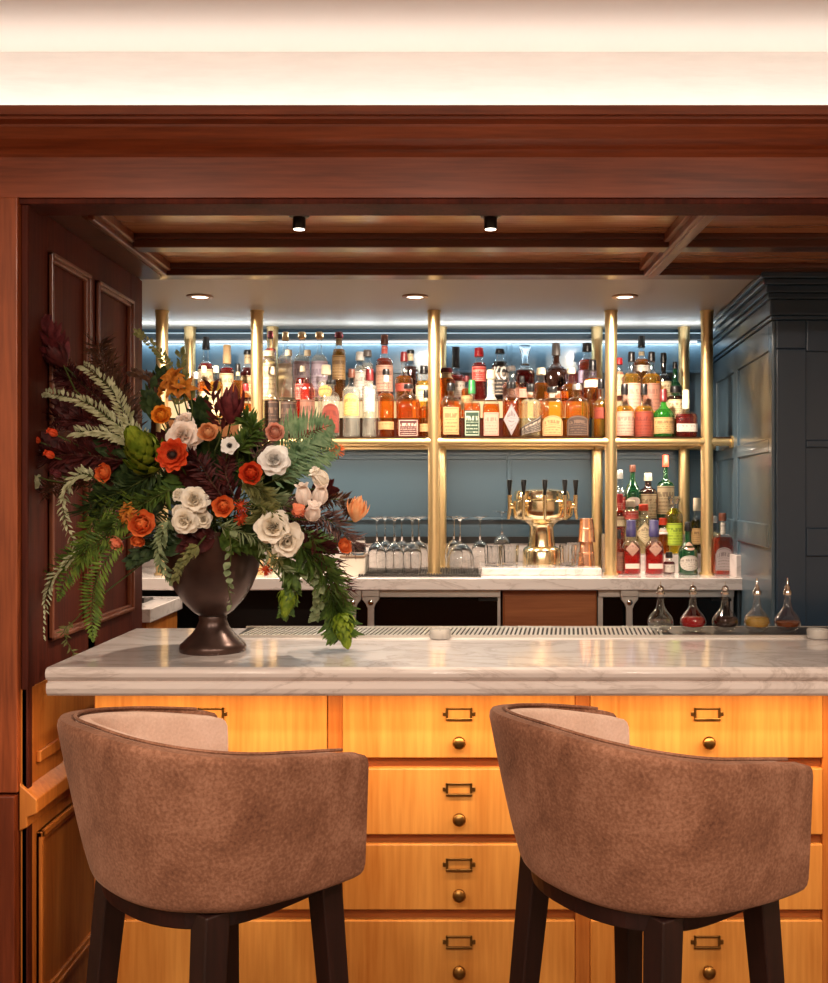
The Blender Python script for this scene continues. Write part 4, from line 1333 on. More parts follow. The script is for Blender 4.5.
B(511, 382, 388, 395, 402, 8.5, 1, 'amber', 'black', ('greyl', 404, 436, 'diamond', 0.95), 'amber bottle with grey diamond label and black cap', shape='s', nr=4)
B(522, 376, 382, 386, 390, 6, 2, 'amber', 'black', ('pinkish', 388, 398, 'rect', 0.6), 'small amber bottle with framed label before the cut glass stopper flask')
B(530.5, 384, 391, 397, 404, 10.5, 1, 'pale', 'black', ('black', 414, 437, 'diag', 0.95), 'pale gold bottle with slanted black label', nr=3.4)
B(541, 368, 374, 380, 387, 8.5, 2, 'amber', 'cream', None, 'amber bottle with cream cap behind the slanted black label', nr=3.8)
B(552, 387, 392, 398, 407, 11, 1, 'gold', 'black', ('tan', 416, 436, 'arch', 0.92), 'broad golden flask with tan arched label', shape='f', nr=4.2)
B(571, 368, 373, 379, 390, 11, 2, 'amber', 'cream', None, 'round amber bottle with cream neck behind the two golden flasks', nr=3.6)
B(577, 384, 389, 397, 408, 12, 1, 'gold', 'silver', ('darkbrown', 416, 436, 'arch', 0.92), 'broad golden flask with dark brown arched label', shape='f', nr=4)
B(601, 379, 388, 397, 405, 7.5, 1, 'gold', 'black', ('brick', 408, 419), 'golden bottle with reddish label beside the third brass post', nr=2.8)
# --- bay beside the navy cabinet
B(619, 358, 364, 370, 376, 5.5, 3, 'pink', 'red', ('cream', 372, 396), 'red capped cream bottle half behind the third front brass post', nr=3)
B(641.5, 336, 347, 356, 364, 9, 3, 'amber', 'black', [('cream', 352, 356, 'rect', 1.0), ('white', 366, 372)], 'tallest black capped whisky bottle at the top of the end bay', nr=3)
B(631.5, 352, 361, 370, 379, 9.5, 2, 'gold', 'black', ('pinkish', 384, 412), 'golden black capped bottle in second tier, nearer the third brass post', nr=3)
B(651.5, 352, 361, 370, 379, 9.5, 2, 'gold', 'black', ('brownl', 384, 412), 'golden black capped bottle in second tier, nearer the navy cabinet', nr=3)
B(663.5, 353, 362, 372, 380, 8, 3, 'black', 'black', ('cream', 382, 398), 'all black bottle with cream label above the green bottle', nr=2.6, glass='black')
B(675, 362, 368, 378, 388, 6.5, 3, 'bottlegreen', 'black', None, 'dark green bottle beside the rear brass post of the end bay', nr=2.2, glass='dgreen')
B(675.5, 386, 392, 394, 399, 8, 2, 'dark', 'black', ('cream', 400, 416, 'rect', 0.95), 'squat dark bottle with broad cream label behind the green bottle', nr=4.5)
B(624.5, 384, 394, 402, 411, 9.5, 1, 'gold', 'black', ('pinkish', 412, 436, 'rect', 0.95), 'golden black capped bottle with pale label in the front tier, end bay', nr=3)
B(644, 384, 394, 402, 411, 9.5, 1, 'gold', 'black', ('brick', 412, 437, 'rect', 0.95), 'golden black capped bottle with brick red label in the front tier, end bay', nr=3)
B(663.5, 389, 401, 404, 416, 10.5, 1, 'green', 'maroon', ('tan', 418, 434, 'rect', 0.9), 'bright green bottle with dark red cap and tan label', nr=3, glass='green')
B(686, 390, 408, 411, 418, 11, 1, 'red', 'cream', ('white', 424, 432, 'rect', 0.95), 'squat amber red bottle with clear stopper and narrow white label', shape='f', nr=3)
# --- on the counter below
B(632.5, 465, 471, 478, 494, 8.5, 13, 'bottlegreen', 'brown', ('plain', 497, 506, 'round', 0.6), 'green bottle with brown foil cap and round white label', nr=2.6, glass='dgreen')
B(648, 473, 480, 486, 492, 8.5, 13, 'dark', 'cream', ('cream', 494, 518, 'rect', 1.0), 'dark brown bottle with large cream label between the two green bottles', nr=3.4, glass='brown')
B(665.5, 455, 466, 478, 486, 8.5, 13, 'bottlegreen', 'orange', ('cream', 486, 514, 'rect', 1.0), 'tall green bottle with bright orange red cap', nr=2.6, glass='dgreen')
B(620, 470, 478, 486, 494, 6, 13, 'clear', 'silver', ('red', 497, 512), 'clear bottle with red label beside the third brass post, back of counter', nr=2.6)
B(619.5, 494, 502, 508, 514, 6, 12, 'brick', 'red', ('cream', 516, 526), 'red capped bottle with cream label behind the third brass post', nr=3)
B(630.5, 500, 506, 508, 512, 8, 12, 'pale', 'cream', ('red', 511, 519), 'cream bottle with red label behind the first red decanter bottle', nr=4)
B(643.5, 504, 510, 514, 520, 8, 12, 'pale', 'orange', ('cream', 522, 544, 'diamond'), 'cream bottle with orange top between the two faceted red bottles', nr=4)
B(663, 518, 524, 528, 534, 6.5, 12, 'orange', 'orange', ('white', 528, 534), 'orange bottle with small white label next to the chartreuse bottle', nr=3.4)
for (px, nm) in ((631, 'faceted red decanter bottle with violet cap, nearer the third brass post'), (654, 'faceted red decanter bottle with violet cap, nearer the yellow green bottle')):
    B(px, 520, 536, 541, 552, 9, 11, 'red', 'navy', [('plain', 563, 568, 'rect', 0.8), ('pinkish', 541, 556, 'diamond', 0.8)], nm, shape='s', nr=4.6, capw=5)
B(674, 496, 503, 507, 516, 8.5, 12, 'char', 'glass', ('lime', 523, 545, 'rect', 0.95), 'yellow green liqueur bottle with lime label', nr=3, fill=508)
B(669, 552, 557, 560, 564, 6, 11, 'wine', 'black', ('white', 564, 572), 'small dark bottle with little white label below the yellow green bottle', nr=3)
B(688, 522, 530, 540, 552, 9.5, 11, 'olive', 'black', [('pinkish', 542, 550, 'round', 0.5), ('white', 555, 570, 'round', 0.8)], 'round shouldered dark green bottle with round white label', nr=3, glass='dgreen')
B(697, 498, 510, 516, 524, 6.5, 12, 'olive', 'cream', ('tan', 528, 544), 'olive bottle with cream cap beside the end brass post', nr=3.2)
B(618.5, 530, 538, 546, 552, 6, 11, 'brick', 'black', ('brownl', 552, 570), 'brick red bottle half behind the third brass post on the counter')
B(722.5, 513, 520, 534, 541, 10, 14, 'brick', 'brown', [('white', 522, 534, 'rect', 0.6), ('greyl', 547, 570, 'arch', 0.85)], 'lone amber red bottle with arched white label outside the end brass post', shape='f', nr=3.2)
B(735, 520, 527, 533, 538, 4.5, 12, 'red', 'red', None, 'small red bottle behind the lone amber bottle at the end of the counter')
B(714.5, 516, 522, 530, 536, 5.5, 12, 'pale', 'white', ('white', 538, 552), 'white bottle behind the lone amber bottle beside the end brass post')

# white KC lettering on the black label
cu = bpy.data.curves.new('lettering', 'FONT')
cu.body = 'KC'
cu.align_x = 'CENTER'; cu.align_y = 'CENTER'
cu.size = 0.080; cu.extrude = 0.0006; cu.offset = 0.002
cu.resolution_u = 2
tmp = bpy.data.objects.new('lettering', cu); C.objects.link(tmp)
bpy.context.view_layer.update()
me = bpy.data.meshes.new_from_object(tmp.evaluated_get(bpy.context.evaluated_depsgraph_get()))
bpy.data.objects.remove(tmp)
# wrap round the bottle's front
rr = 8.5 * kck + 0.0024
zc = kcz(374.5)
for v in me.vertices:
    x, y, z = v.co
    a = (x * 0.56 - 0.002) / rr
    v.co = (rr * math.sin(a), -(rr + z * 0.3) * math.cos(a), zc + y)
me.materials.clear(); me.materials.append(mat('letter_white', (240, 238, 232), 0.5))
lt = bpy.data.objects.new('lettering', me); C.objects.link(lt); lt.parent = kc
# ------------------------------------------------------------ flowers and foliage
rnd = random.Random(7)
MOUTH = Vector((VC.x, VC.y, VC.z + 0.31))
def depth_of(px, py, off=0.0):
    q = 1 - ((px - 205) / 175.0) ** 2 - ((py - 480) / 165.0) ** 2
    return 2.62 - 0.20 * math.sqrt(max(0.0, q)) + off
def pos(px, py, off=0.0):
    return at(px, py, depth_of(px, py, off))
def pet(name, col, col2=None, rough=0.6):
    """petal or leaf: two tones, a little light passing through"""
    if name in MATS: return MATS[name]
    m, nt, out = new_mat(name)
    p = nt.nodes.new('ShaderNodeBsdfPrincipled')
    p.inputs['Roughness'].default_value = rough
    p.inputs['Specular IOR Level'].default_value = 0.3
    tc = nt.nodes.new('ShaderNodeTexCoord')
    nz = nt.nodes.new('ShaderNodeTexNoise'); nz.inputs['Scale'].default_value = 55; nz.inputs['Detail'].default_value = 3
    nt.links.new(tc.outputs['Object'], nz.inputs['Vector'])
    rp = ramp_node(nt, [(0.35, lin(col)), (0.65, lin(col2 or col))])
    nt.links.new(nz.outputs['Fac'], rp.inputs[0]); nt.links.new(rp.outputs[0], p.inputs['Base Color'])
    tl = nt.nodes.new('ShaderNodeBsdfTranslucent'); nt.links.new(rp.outputs[0], tl.inputs[0])
    mx = nt.nodes.new('ShaderNodeMixShader'); mx.inputs[0].default_value = 0.12
    nt.links.new(p.outputs[0], mx.inputs[1]); nt.links.new(tl.outputs[0], mx.inputs[2])
    nt.links.new(mx.outputs[0], out.inputs[0])
    MATS[name] = m
    return m
P_or = pet('petal_orange', (236, 112, 50), (246, 144, 82)); P_red = pet('petal_redorange', (218, 66, 30), (236, 98, 50))
P_yel = pet('petal_amber', (240, 142, 34), (250, 170, 60)); P_cor = pet('petal_coral', (236, 124, 88), (244, 158, 120))
P_pea = pet('petal_peach', (236, 164, 110), (244, 190, 140)); P_pin = pet('petal_pink', (232, 160, 136), (242, 190, 166))
P_bl = pet('petal_blush', (250, 230, 216), (254, 242, 232)); P_cr = pet('petal_cream', (252, 240, 220), (255, 248, 236))
P_wh = pet('petal_white', (250, 246, 240), (255, 253, 250)); P_bur = pet('petal_burgundy', (84, 28, 34), (118, 48, 52))
P_rust = pet('petal_rust', (170, 92, 26), (206, 132, 44))
L_sil = pet('leaf_silver', (150, 152, 112), (200, 200, 162)); L_grn = pet('leaf_green', (58, 84, 34), (96, 122, 50))
L_dk = pet('leaf_dark', (34, 52, 26), (60, 80, 40)); L_ol = pet('leaf_olive', (96, 100, 54), (132, 130, 78))
L_jun = pet('leaf_juniper', (92, 128, 88), (146, 174, 132)); L_bur = pet('leaf_burgundy', (56, 18, 20), (92, 36, 34))
L_lime = pet('leaf_lime', (96, 122, 24), (140, 158, 44)); L_brn = pet('leaf_brown', (58, 36, 26), (92, 60, 40))
L_euc = pet('leaf_eucalyptus', (110, 126, 88), (150, 162, 120)); L_blade = pet('leaf_blade', (66, 40, 40), (150, 118, 110))
L_fern = pet('leaf_fern', (70, 96, 34), (118, 142, 54))
M_stem = pet('stem_green', (64, 78, 34), (88, 98, 48)); M_stemb = pet('stem_brown', (70, 48, 32), (96, 66, 46)); M_centre = mat('flower_centre', (34, 26, 20), 0.7)

def basis(dirv):
    d = Vector(dirv).normalized()
    a = Vector((0, 0, 1)) if abs(d.z) < 0.9 else Vector((1, 0, 0))
    u = a.cross(d).normalized()
    v = d.cross(u)
    return Matrix((u, v, d)).transposed().to_4x4()
def facing(p):
    o = Vector((p.x - VC.x, 0, p.z - (VC.z + 0.42)))
    return Vector((o.x * 1.3, -0.42, o.z * 1.1 + 0.04)).normalized()
def petal(mb, M, base_r, length, width, cup, tilt, az, curl=0.0, pointed=1.0, nu=5, nv=4):
    """one petal rising from the axis, tilt from axis, cupped inwards"""
    g = []
    for j in range(nu + 1):
        t = j / nu
        w = width * (math.sin(PI * (0.10 + 0.80 * t ** (0.8))) ** pointed)
        if j == nu: w *= 0.55
        ang = tilt - cup * t * t + curl * t ** 4
        row = []
        for i in range(nv + 1):
            s = -1 + 2 * i / nv
            rad = base_r + length * t * math.sin(ang) 
            h = length * t * math.cos(ang)
            y = s * w
            rad2 = rad - (abs(s) ** 2) * w * 0.32 * math.cos(min(1.2, ang))
            h2 = h + (abs(s) ** 2) * w * 0.25 * math.sin(ang)
            x = rad2
            p = Vector((x * math.cos(az) - y * math.sin(az), x * math.sin(az) + y * math.cos(az), h2))
            row.append(M @ p)
        g.append(row)
    mb.grid(g)
def stem_mesh(p, root_dir=None, r=0.0022):
    mb = MB()
    a = MOUTH + Vector((rnd.uniform(-0.05, 0.05), rnd.uniform(-0.05, 0.05), -0.12))
    m = MOUTH + Vector(((p.x - MOUTH.x) * 0.28, (p.y - MOUTH.y) * 0.35, 0.05 + 0.3 * max(0, p.z - MOUTH.z)))
    pts = []
    for i in range(9):
        t = i / 8
        pts.append(a * (1 - t) ** 2 + m * 2 * t * (1 - t) + p * t * t)
    mb.tube(pts, r, 5)
    return mb, (pts[-1] - pts[-2]).normalized()
GRP = 'flowers in the urn'
def flower(kind, px, py, rpx, m, name, label, off=0.0, dirv=None, m2=None, cat='flower'):
    p = pos(px, py, off)
    r = rpx * p.y / F
    fd = Vector(dirv).normalized() if dirv else facing(p)
    base = p - fd * r * 0.5
    t = thing(name, label, cat, base, 0, GRP)
    M = basis(fd)
    mb = MB()
    if kind == 'ranunculus':
        for k, (n, tilt, ln, w, cup) in enumerate(((9, 1.35, 1.05, 0.52, 0.5), (8, 1.12, 1.0, 0.50, 0.75), (7, 0.86, 0.92, 0.46, 0.85), (6, 0.62, 0.82, 0.42, 0.9), (5, 0.42, 0.72, 0.34, 0.9), (4, 0.24, 0.64, 0.24, 0.7))):
            for i in range(n):
                az = 2 * PI * i / n + k * 0.55 + rnd.uniform(-0.12, 0.12)
                petal(mb, M, 0.02 * r, r * ln * rnd.uniform(0.93, 1.07), r * w, cup, tilt + rnd.uniform(-0.06, 0.06), az, 0.15, 0.8)
    elif kind == 'rose':
        for k, (n, tilt, ln, w, cup, curl) in enumerate(((6, 1.42, 1.10, 0.62, 0.35, 0.5), (6, 1.12, 1.02, 0.60, 0.6, 0.6), (5, 0.80, 0.95, 0.56, 0.7, 0.5), (5, 0.52, 0.9, 0.46, 0.7, 0.4), (4, 0.28, 0.84, 0.34, 0.5, 0.3))):
            for i in range(n):
                az = 2 * PI * i / n + k * 0.7 + rnd.uniform(-0.2, 0.2)
                petal(mb, M, 0.03 * r, r * ln * rnd.uniform(0.92, 1.08), r * w, cup, tilt + rnd.uniform(-0.1, 0.1), az, curl, 0.6)
    elif kind == 'open':
        for k, (n, tilt, ln, w, cup) in enumerate(((11, 1.38, 1.05, 0.40, 0.25), (10, 1.15, 0.95, 0.38, 0.3), (9, 0.92, 0.85, 0.34, 0.35))):
            for i in range(n):
                petal(mb, M, 0.10 * r, r * ln * rnd.uniform(0.9, 1.1), r * w, cup, tilt + rnd.uniform(-0.08, 0.08), 2 * PI * i / n + k * 0.3, 0.1, 0.9)
    elif kind == 'anemone':
        for k, (n, tilt, ln, w) in enumerate(((5, 1.45, 1.08, 0.52), (5, 1.2, 1.0, 0.48))):
            for i in range(n):
                petal(mb, M, 0.05 * r, r * ln, r * w, 0.25, tilt + rnd.uniform(-0.15, 0.15), 2 * PI * i / n + k * 0.6, 0.2, 0.8)
    elif kind == 'tulip':
        for k, (n, tilt, w) in enumerate(((3, 0.62, 0.52), (3, 0.48, 0.5))):
            for i in range(n):
                petal(mb, M, 0.10 * r, r * 2.1, r * w * 1.35, 0.95, tilt, 2 * PI * i / n + k * PI / 3 + 0.3, 0.1, 1.0, nu=7)
    elif kind == 'protea':
        for k, (n, tilt, ln, w) in enumerate(((7, 0.78, 1.9, 0.26), (7, 0.56, 2.1, 0.26), (6, 0.36, 2.2, 0.24), (5, 0.16, 2.1, 0.2))):
            for i in range(n):
                petal(mb, M, 0.16 * r, r * ln * rnd.uniform(0.9, 1.08), r * w, 0.35, tilt, 2 * PI * i / n + k * 0.4, 0.0, 1.3, nu=6)
    elif kind == 'cone':
        for k in range(9):
            n = 7
            for i in range(n):
                tt = 0.35 + 0.9 * (1 - k / 9)
                M2 = M @ Matrix.Translation((0, 0, r * 0.16 * k))
                petal(mb, M2, 0.12 * r, r * (0.95 - 0.03 * k), r * 0.24, 0.55, tt, 2 * PI * i / n + k * 0.45 + rnd.uniform(-.1, .1), 0.0, 1.0, nu=4, nv=2)
    elif kind == 'trumpet':
        for q in range(4):
            dd = (fd + Vector((rnd.uniform(-0.8, 0.8), -0.2, rnd.uniform(-0.7, 0.7)))).normalized()
            M2 = Matrix.Translation(Vector(dd) * r * 0.8) @ basis(dd)
            for i in range(6):
                petal(mb, M2, 0.02 * r, r * 0.85, r * 0.20, -0.5, 0.45, 2 * PI * i / 6 + q, 0.2, 1.1)
    elif kind == 'pin':
        for i in range(70):
            z = rnd.uniform(-0.1, 1); a = rnd.uniform(0, 2 * PI); s_ = math.sqrt(max(0, 1 - z * z))
            dd = M.to_3x3() @ Vector((s_ * math.cos(a), s_ * math.sin(a), z))
            dd = Vector(dd)
            q = Vector((rnd.uniform(-1, 1), rnd.uniform(-1, 1), rnd.uniform(-1, 1))).cross(dd).normalized() * r * 0.06
            mb.grid([[dd * r * 0.25 - q, dd * r * 0.25 + q], [dd * r * 1.1 - q * 0.7, dd * r * 1.1 + q * 0.7]])
        mb.sphere((0, 0, 0), r * 0.45, 10, 6)
    obj('petals', mb, m, t, smooth=True, normals=False)
    if m2 is not None:
        mb = MB(); mb.M = M
        if kind in ('open', 'anemone'):
            mb.sphere((0, 0, r * 0.22), r * 0.20, 12, 8)
            for i in range(22):
                a = 2 * PI * i / 22
                mb.tube([(0.2 * r * math.cos(a), 0.2 * r * math.sin(a), r * 0.2), (0.32 * r * math.cos(a), 0.32 * r * math.sin(a), r * 0.34)], r * 0.025, 4)
        else:
            mb.sphere((0, 0, r * 0.45), r * 0.20, 12, 8)
        obj('centre', mb, m2, t, smooth=True)
    smb, _ = stem_mesh(base)
    for v in smb.bm.verts: v.co -= base
    obj('stem', smb, M_stem, t, smooth=True)
    return t
fl = flower
OUTL = Vector((-1, -0.5, 0.1))
fl('open', 171, 454, 16.5, P_red, 'ranunculus', 'open red orange flower with dark centre beside the green cone', m2=M_centre, off=-0.05, dirv=(-0.05, -1, 0.1))
fl('ranunculus', 161, 415, 12, P_yel, 'ranunculus', 'amber yellow round flower just above the blush roses', dirv=(0, -0.9, 0.3), off=-0.03)
fl('ranunculus', 103, 473, 11, P_or, 'ranunculus', 'single orange round flower between silver leaves and ferns', dirv=(-0.3, -1, 0.1))
fl('ranunculus', 141, 524, 16, P_or, 'ranunculus', 'largest orange ranunculus, facing front low over the bar', off=-0.02, dirv=(0, -1, 0.15))
fl('ranunculus', 116, 543, 11, P_cor, 'ranunculus', 'small coral bloom hanging below the largest orange ranunculus', dirv=(-0.4, -0.6, -0.5))
fl('ranunculus', 138, 541, 9, P_or, 'ranunculus', 'orange bloom tucked directly under the largest orange ranunculus', dirv=(0, -0.7, -0.6))
fl('trumpet', 128, 512, 11, P_rust, 'alstroemeria', 'small rust orange trumpet flowers beside the largest orange ranunculus', dirv=(-0.5, -0.8, 0.2))
fl('trumpet', 181, 384, 17, P_rust, 'alstroemeria', 'rust orange trumpet flowers at the top before the brass post', dirv=(0.1, -0.7, 0.5))
fl('trumpet', 168, 392, 10, P_rust, 'alstroemeria', 'smaller rust orange trumpet flowers above the amber yellow flower', dirv=(-0.3, -0.7, 0.3))
fl('rose', 183, 435, 16, P_bl, 'rose', 'large blush rose above the open red orange flower', off=-0.02, dirv=(0.05, -1, 0.15))
fl('rose', 184, 419, 10, P_bl, 'rose', 'smaller blush rose perched on the large blush rose', dirv=(0, -0.8, 0.6))
fl('rose', 194, 499, 13.5, P_cr, 'rose', 'upper cream rose of the cluster over the vase rim', off=-0.02, dirv=(0.1, -1, 0.2))
fl('rose', 184, 521, 13, P_cr, 'rose', 'lower cream rose of the cluster over the vase rim', off=-0.02, dirv=(-0.1, -1, -0.1))
fl('rose', 203, 519, 9, P_cr, 'rose', 'small cream rose at vase side of the cream rose cluster', dirv=(0.3, -1, 0))
fl('rose', 177, 494, 7, P_cr, 'rose', 'cream rosebud beside the upper cream rose', dirv=(-0.4, -0.8, 0.3))
fl('rose', 176, 511, 6.5, P_cr, 'rose', 'tiny cream rosebud beside the lower cream rose', dirv=(-0.5, -0.8, 0.2))
fl('ranunculus', 208, 432, 12, P_pea, 'ranunculus', 'peach orange bloom touching the large blush rose', off=-0.03, dirv=(0.1, -0.9, 0.4))
fl('protea', 231, 415, 17, P_bur, 'protea', 'dark burgundy protea standing up before the bottles', dirv=(0.12, -0.12, 1), off=-0.02)
fl('ranunculus', 275, 432, 11.5, P_pin, 'ranunculus', 'pink round flower in front of the clear bottles', off=-0.05, dirv=(0.1, -0.9, 0.3))
fl('ranunculus', 251, 473, 13.5, P_red, 'ranunculus', 'deep orange round flower at the middle beside the white ruffled flower', m2=M_centre, off=-0.05, dirv=(0.1, -1, 0.2))
fl('rose', 274, 459, 15, P_wh, 'anemone', 'white ruffled flower below the pink round flower', m2=None, off=-0.05, dirv=(0.1, -1, 0.2))
fl('anemone', 229, 445, 9, P_wh, 'anemone', 'small white flower below the burgundy protea', m2=M_centre, off=-0.05, dirv=(0, -1, 0.2))
fl('ranunculus', 223, 506, 12.5, P_or, 'ranunculus', 'orange round flower above the middle of the vase rim', m2=M_centre, off=-0.04, dirv=(0, -1, 0))
fl('pin', 242, 506, 8, P_red, 'pincushion', 'small red spiky flower beside the orange flower above the vase rim')
fl('pin', 241, 519, 7, P_red, 'pincushion', 'small red spiky flower lowest over the vase rim')
fl('ranunculus', 286, 471, 6.5, P_or, 'ranunculus', 'tiny orange bud under the white ruffled flower', dirv=(0.2, -0.9, -0.1))
fl('tulip', 304, 500, 11.5, P_bl, 'tulip', 'pale blush tulip nearest the juniper sprig, upright', off=-0.07, dirv=(-0.1, -0.35, 1))
fl('tulip', 319, 500, 11.5, P_bl, 'tulip', 'pale blush tulip at the outer side of the tulip group', off=-0.06, dirv=(0.2, -0.4, 1))
fl('tulip', 312, 516, 11.5, P_bl, 'tulip', 'pale blush tulip lowest in the tulip group', off=-0.09, dirv=(0.25, -0.7, 0.8))
fl('tulip', 323, 482, 11.5, P_cr, 'tulip', 'cream tulip leaning outward above the blush tulips', off=-0.06, dirv=(-0.5, -0.5, 0.7))
fl('tulip', 299, 512, 10, P_cor, 'tulip', 'coral tipped tulip facing front below the blush tulips', off=-0.10, dirv=(0.1, -1, 0.3))
fl('rose', 273, 527, 17, P_cr, 'rose', 'large cream rose beside the vase, upper of the pair', off=-0.07, dirv=(0.2, -1, 0.1))
fl('rose', 287, 541, 17, P_cr, 'rose', 'large blush rose beside the vase, lower of the pair', off=-0.07, dirv=(0.3, -1, -0.2))
fl('pin', 339, 450, 8, P_or, 'pincushion', 'orange pincushion at the outer end of the juniper sprig')
fl('protea', 356, 516, 12, P_pea, 'protea', 'peach protea at the outer edge before the wine glasses', off=-0.04, dirv=(0.25, -0.25, 1))
fl('ranunculus', 345, 546, 9, P_or, 'ranunculus', 'orange bloom at outer edge beside the white box', off=-0.05, dirv=(0.5, -0.7, 0.2))
fl('pin', 266, 570, 7, P_red, 'pincushion', 'small red flower hanging just outside the vase bowl')
fl('protea', 62, 362, 13, L_bur, 'protea', 'burgundy protea pointing up against the dark panelled wall', dirv=(-0.55, -0.1, 0.8))
for (x, y, r, lb) in ((38, 441, 7, 'small red bloom outermost against the dark wall, upper row'), (55, 434, 8, 'small red bloom highest of the reds against the dark wall'), (52, 456, 8, 'small orange red bloom in middle of the reds by dark wall'), (22, 452, 6, 'small red bloom touching the wooden jamb'), (59, 475, 8, 'small red bloom lowest of the reds by the dark wall')):
    fl('tulip', x, y, r * 0.7, P_red if y != 475 else P_bur, 'conebush_flower', lb, dirv=(-0.6, -0.5, 0.4))

# ---- foliage
def leaf(mb, p, d, up, ln, w, bend=0.2, nu=3):
    d = d.normalized()
    s = d.cross(up)
    s = s.normalized() if s.length > 1e-4 else Vector((1, 0, 0))
    u = s.cross(d)
    g = []
    for j in range(nu + 1):
        t = j / nu
        ww = w * (0.12 if j == 0 else 0.08 if j == nu else math.sin(PI * (0.12 + 0.76 * t)))
        c = p + d * ln * t - u * bend * ln * t * t
        g.append([c - s * ww + u * ww * 0.25, c, c + s * ww + u * ww * 0.25])
    mb.grid(g)
def curve_pts(pix, n=24):
    """smooth polyline through (px, py[, offset]) points"""
    pts = [pos(q[0], q[1], q[2] if len(q) > 2 else 0) for q in pix]
    if len(pts) == 2:
        pts = [pts[0], (pts[0] + pts[1]) / 2, pts[1]]
    res = []
    m = len(pts)
    for i in range(m - 1):
        p0, p1, p2, p3 = pts[max(0, i - 1)], pts[i], pts[i + 1], pts[min(m - 1, i + 2)]
        k = max(2, n // (m - 1))
        for j in range(k):
            t = j / k
            res.append(0.5 * ((2 * p1) + (p2 - p0) * t + (2 * p0 - 5 * p1 + 4 * p2 - p3) * t * t + (3 * p1 - p0 - 3 * p2 + p3) * t ** 3))
    res.append(pts[-1])
    return res
def sprig(name, pix, kind, m, label, ln=12, w=4, dens=2, stem=M_stem, off=0.0, start=0.0, seed=0, step=1):
    rr = random.Random(seed + int(pix[0][0] * 7 + pix[-1][1]))
    pts = [p + Vector((0, off, 0)) for p in curve_pts(pix, 30)]
    k = 2.55 / F
    ln, w = ln * k, w * k
    root = pts[0].copy()
    t = thing(name, label, 'foliage', root, 0, 'foliage in the urn')
    mb = MB()
    N = len(pts)
    for i in range(int(N * start), N, step):
        p = pts[i] - root
        tg = (pts[min(i + 1, N - 1)] - pts[max(i - 1, 0)]).normalized()
        f = i / (N - 1)
        for q in range(dens):
            if kind == 'leafy':       # broad leaves spiralling
                a = i * 2.4 + q * 2 * PI / dens + rr.uniform(-.3, .3)
                rad = Vector((math.cos(a), 0.6 * math.sin(a) - 0.25, math.sin(a + 0.7)))
                rad = (rad - tg * rad.dot(tg)).normalized()
                d = (tg * rr.uniform(0.5, 0.9) + rad * 0.8)
                leaf(mb, p + rad * 0.001, d, rad + Vector((0, -0.4, 0.2)), ln * (1 - 0.35 * f) * rr.uniform(0.8, 1.15), w * (1 - 0.3 * f), rr.uniform(-0.1, 0.3))
            elif kind == 'fern':      # flat, both sides, facing front
                sgn = -1 if (q % 2) else 1
                side = tg.cross(Vector((0, -1, 0))).normalized() * sgn
                taper = math.sin(PI * min(1, 0.12 + 0.86 * f)) if f > 0.4 else 0.55 + f
                d = side + tg * 0.7 + Vector((0, rr.uniform(-0.35, 0.15), 0))
                leaf(mb, p + tg * rr.uniform(0, .004), d, Vector((0, -1, 0.3)), ln * taper * rr.uniform(0.8, 1.1), w, rr.uniform(-0.1, 0.25), 2)
            elif kind == 'needle':    # bushy needles all round
                a = rr.uniform(0, 2 * PI)
                rad = Vector((math.cos(a), math.sin(a) * 0.8, rr.uniform(-1, 1)))
                rad = (rad - tg * rad.dot(tg)).normalized()
                d = tg * rr.uniform(0.3, 1.0) + rad
                leaf(mb, p + tg * rr.uniform(-.004, .004), d, rad.cross(d), ln * rr.uniform(0.6, 1.15), w, rr.uniform(-0.2, 0.2), 2)
    obj('leaves', mb, m, t, smooth=True, normals=False)
    # stem, led back into the vase
    mb = MB()
    a = MOUTH + Vector((rr.uniform(-0.06, 0.06), rr.uniform(-0.06, 0.04), -0.10))
    b = MOUTH + Vector((rr.uniform(-0.06, 0.06), rr.uniform(-0.06, 0.04), 0.03))
    first = pts[0]
    lead = [a, b] + ([b.lerp(first, 0.5) + Vector((0, 0, 0.02))] if (first - b).length > 0.05 else [])
    mb.tube([q - root for q in lead + pts], 0.0022, 5, 0.0008)
    obj('stem', mb, stem, t, smooth=True)
    return t
sp = sprig
# silvery sprigs towards the dark wall
sp('silver_sprig', [(150, 445), (118, 425), (85, 402), (46, 393)], 'leafy', L_sil, 'silvery leafy sprig arching furthest toward the dark wall', 13, 1.7, 3, start=0.15)
sp('silver_sprig', [(150, 450), (130, 425), (112, 390), (84, 366)], 'leafy', L_sil, 'silvery leafy sprig rising steepest before the dark panels', 13, 1.7, 3, start=0.15)
sp('silver_sprig', [(152, 455), (130, 440), (105, 432), (76, 432)], 'leafy', L_sil, 'silvery leafy sprig lying level below the other silver sprigs', 14, 1.7, 3, start=0.15)
sp('silver_sprig', [(110, 490), (85, 474), (66, 488), (64, 515), (76, 548)], 'leafy', L_sil, 'silvery sprig curling down beside the orange round flower', 11, 1.8, 3, start=0.2)
sp('silver_sprig', [(100, 545), (70, 560), (48, 590), (40, 635)], 'leafy', L_sil, 'pale sprig drooping lowest over the end of the bar', 12, 1.5, 3, start=0.25)
sp('silver_sprig', [(48, 480), (38, 478), (32, 488), (30, 495)], 'leafy', L_sil, 'short pale sprig at the jamb under the red blooms', 15, 5, 1, start=0.3)
sp('silver_sprig', [(168, 520), (160, 545), (162, 565), (172, 580)], 'leafy', L_euc, 'silver green sprig hanging beside the cream roses', 11, 2.0, 3)
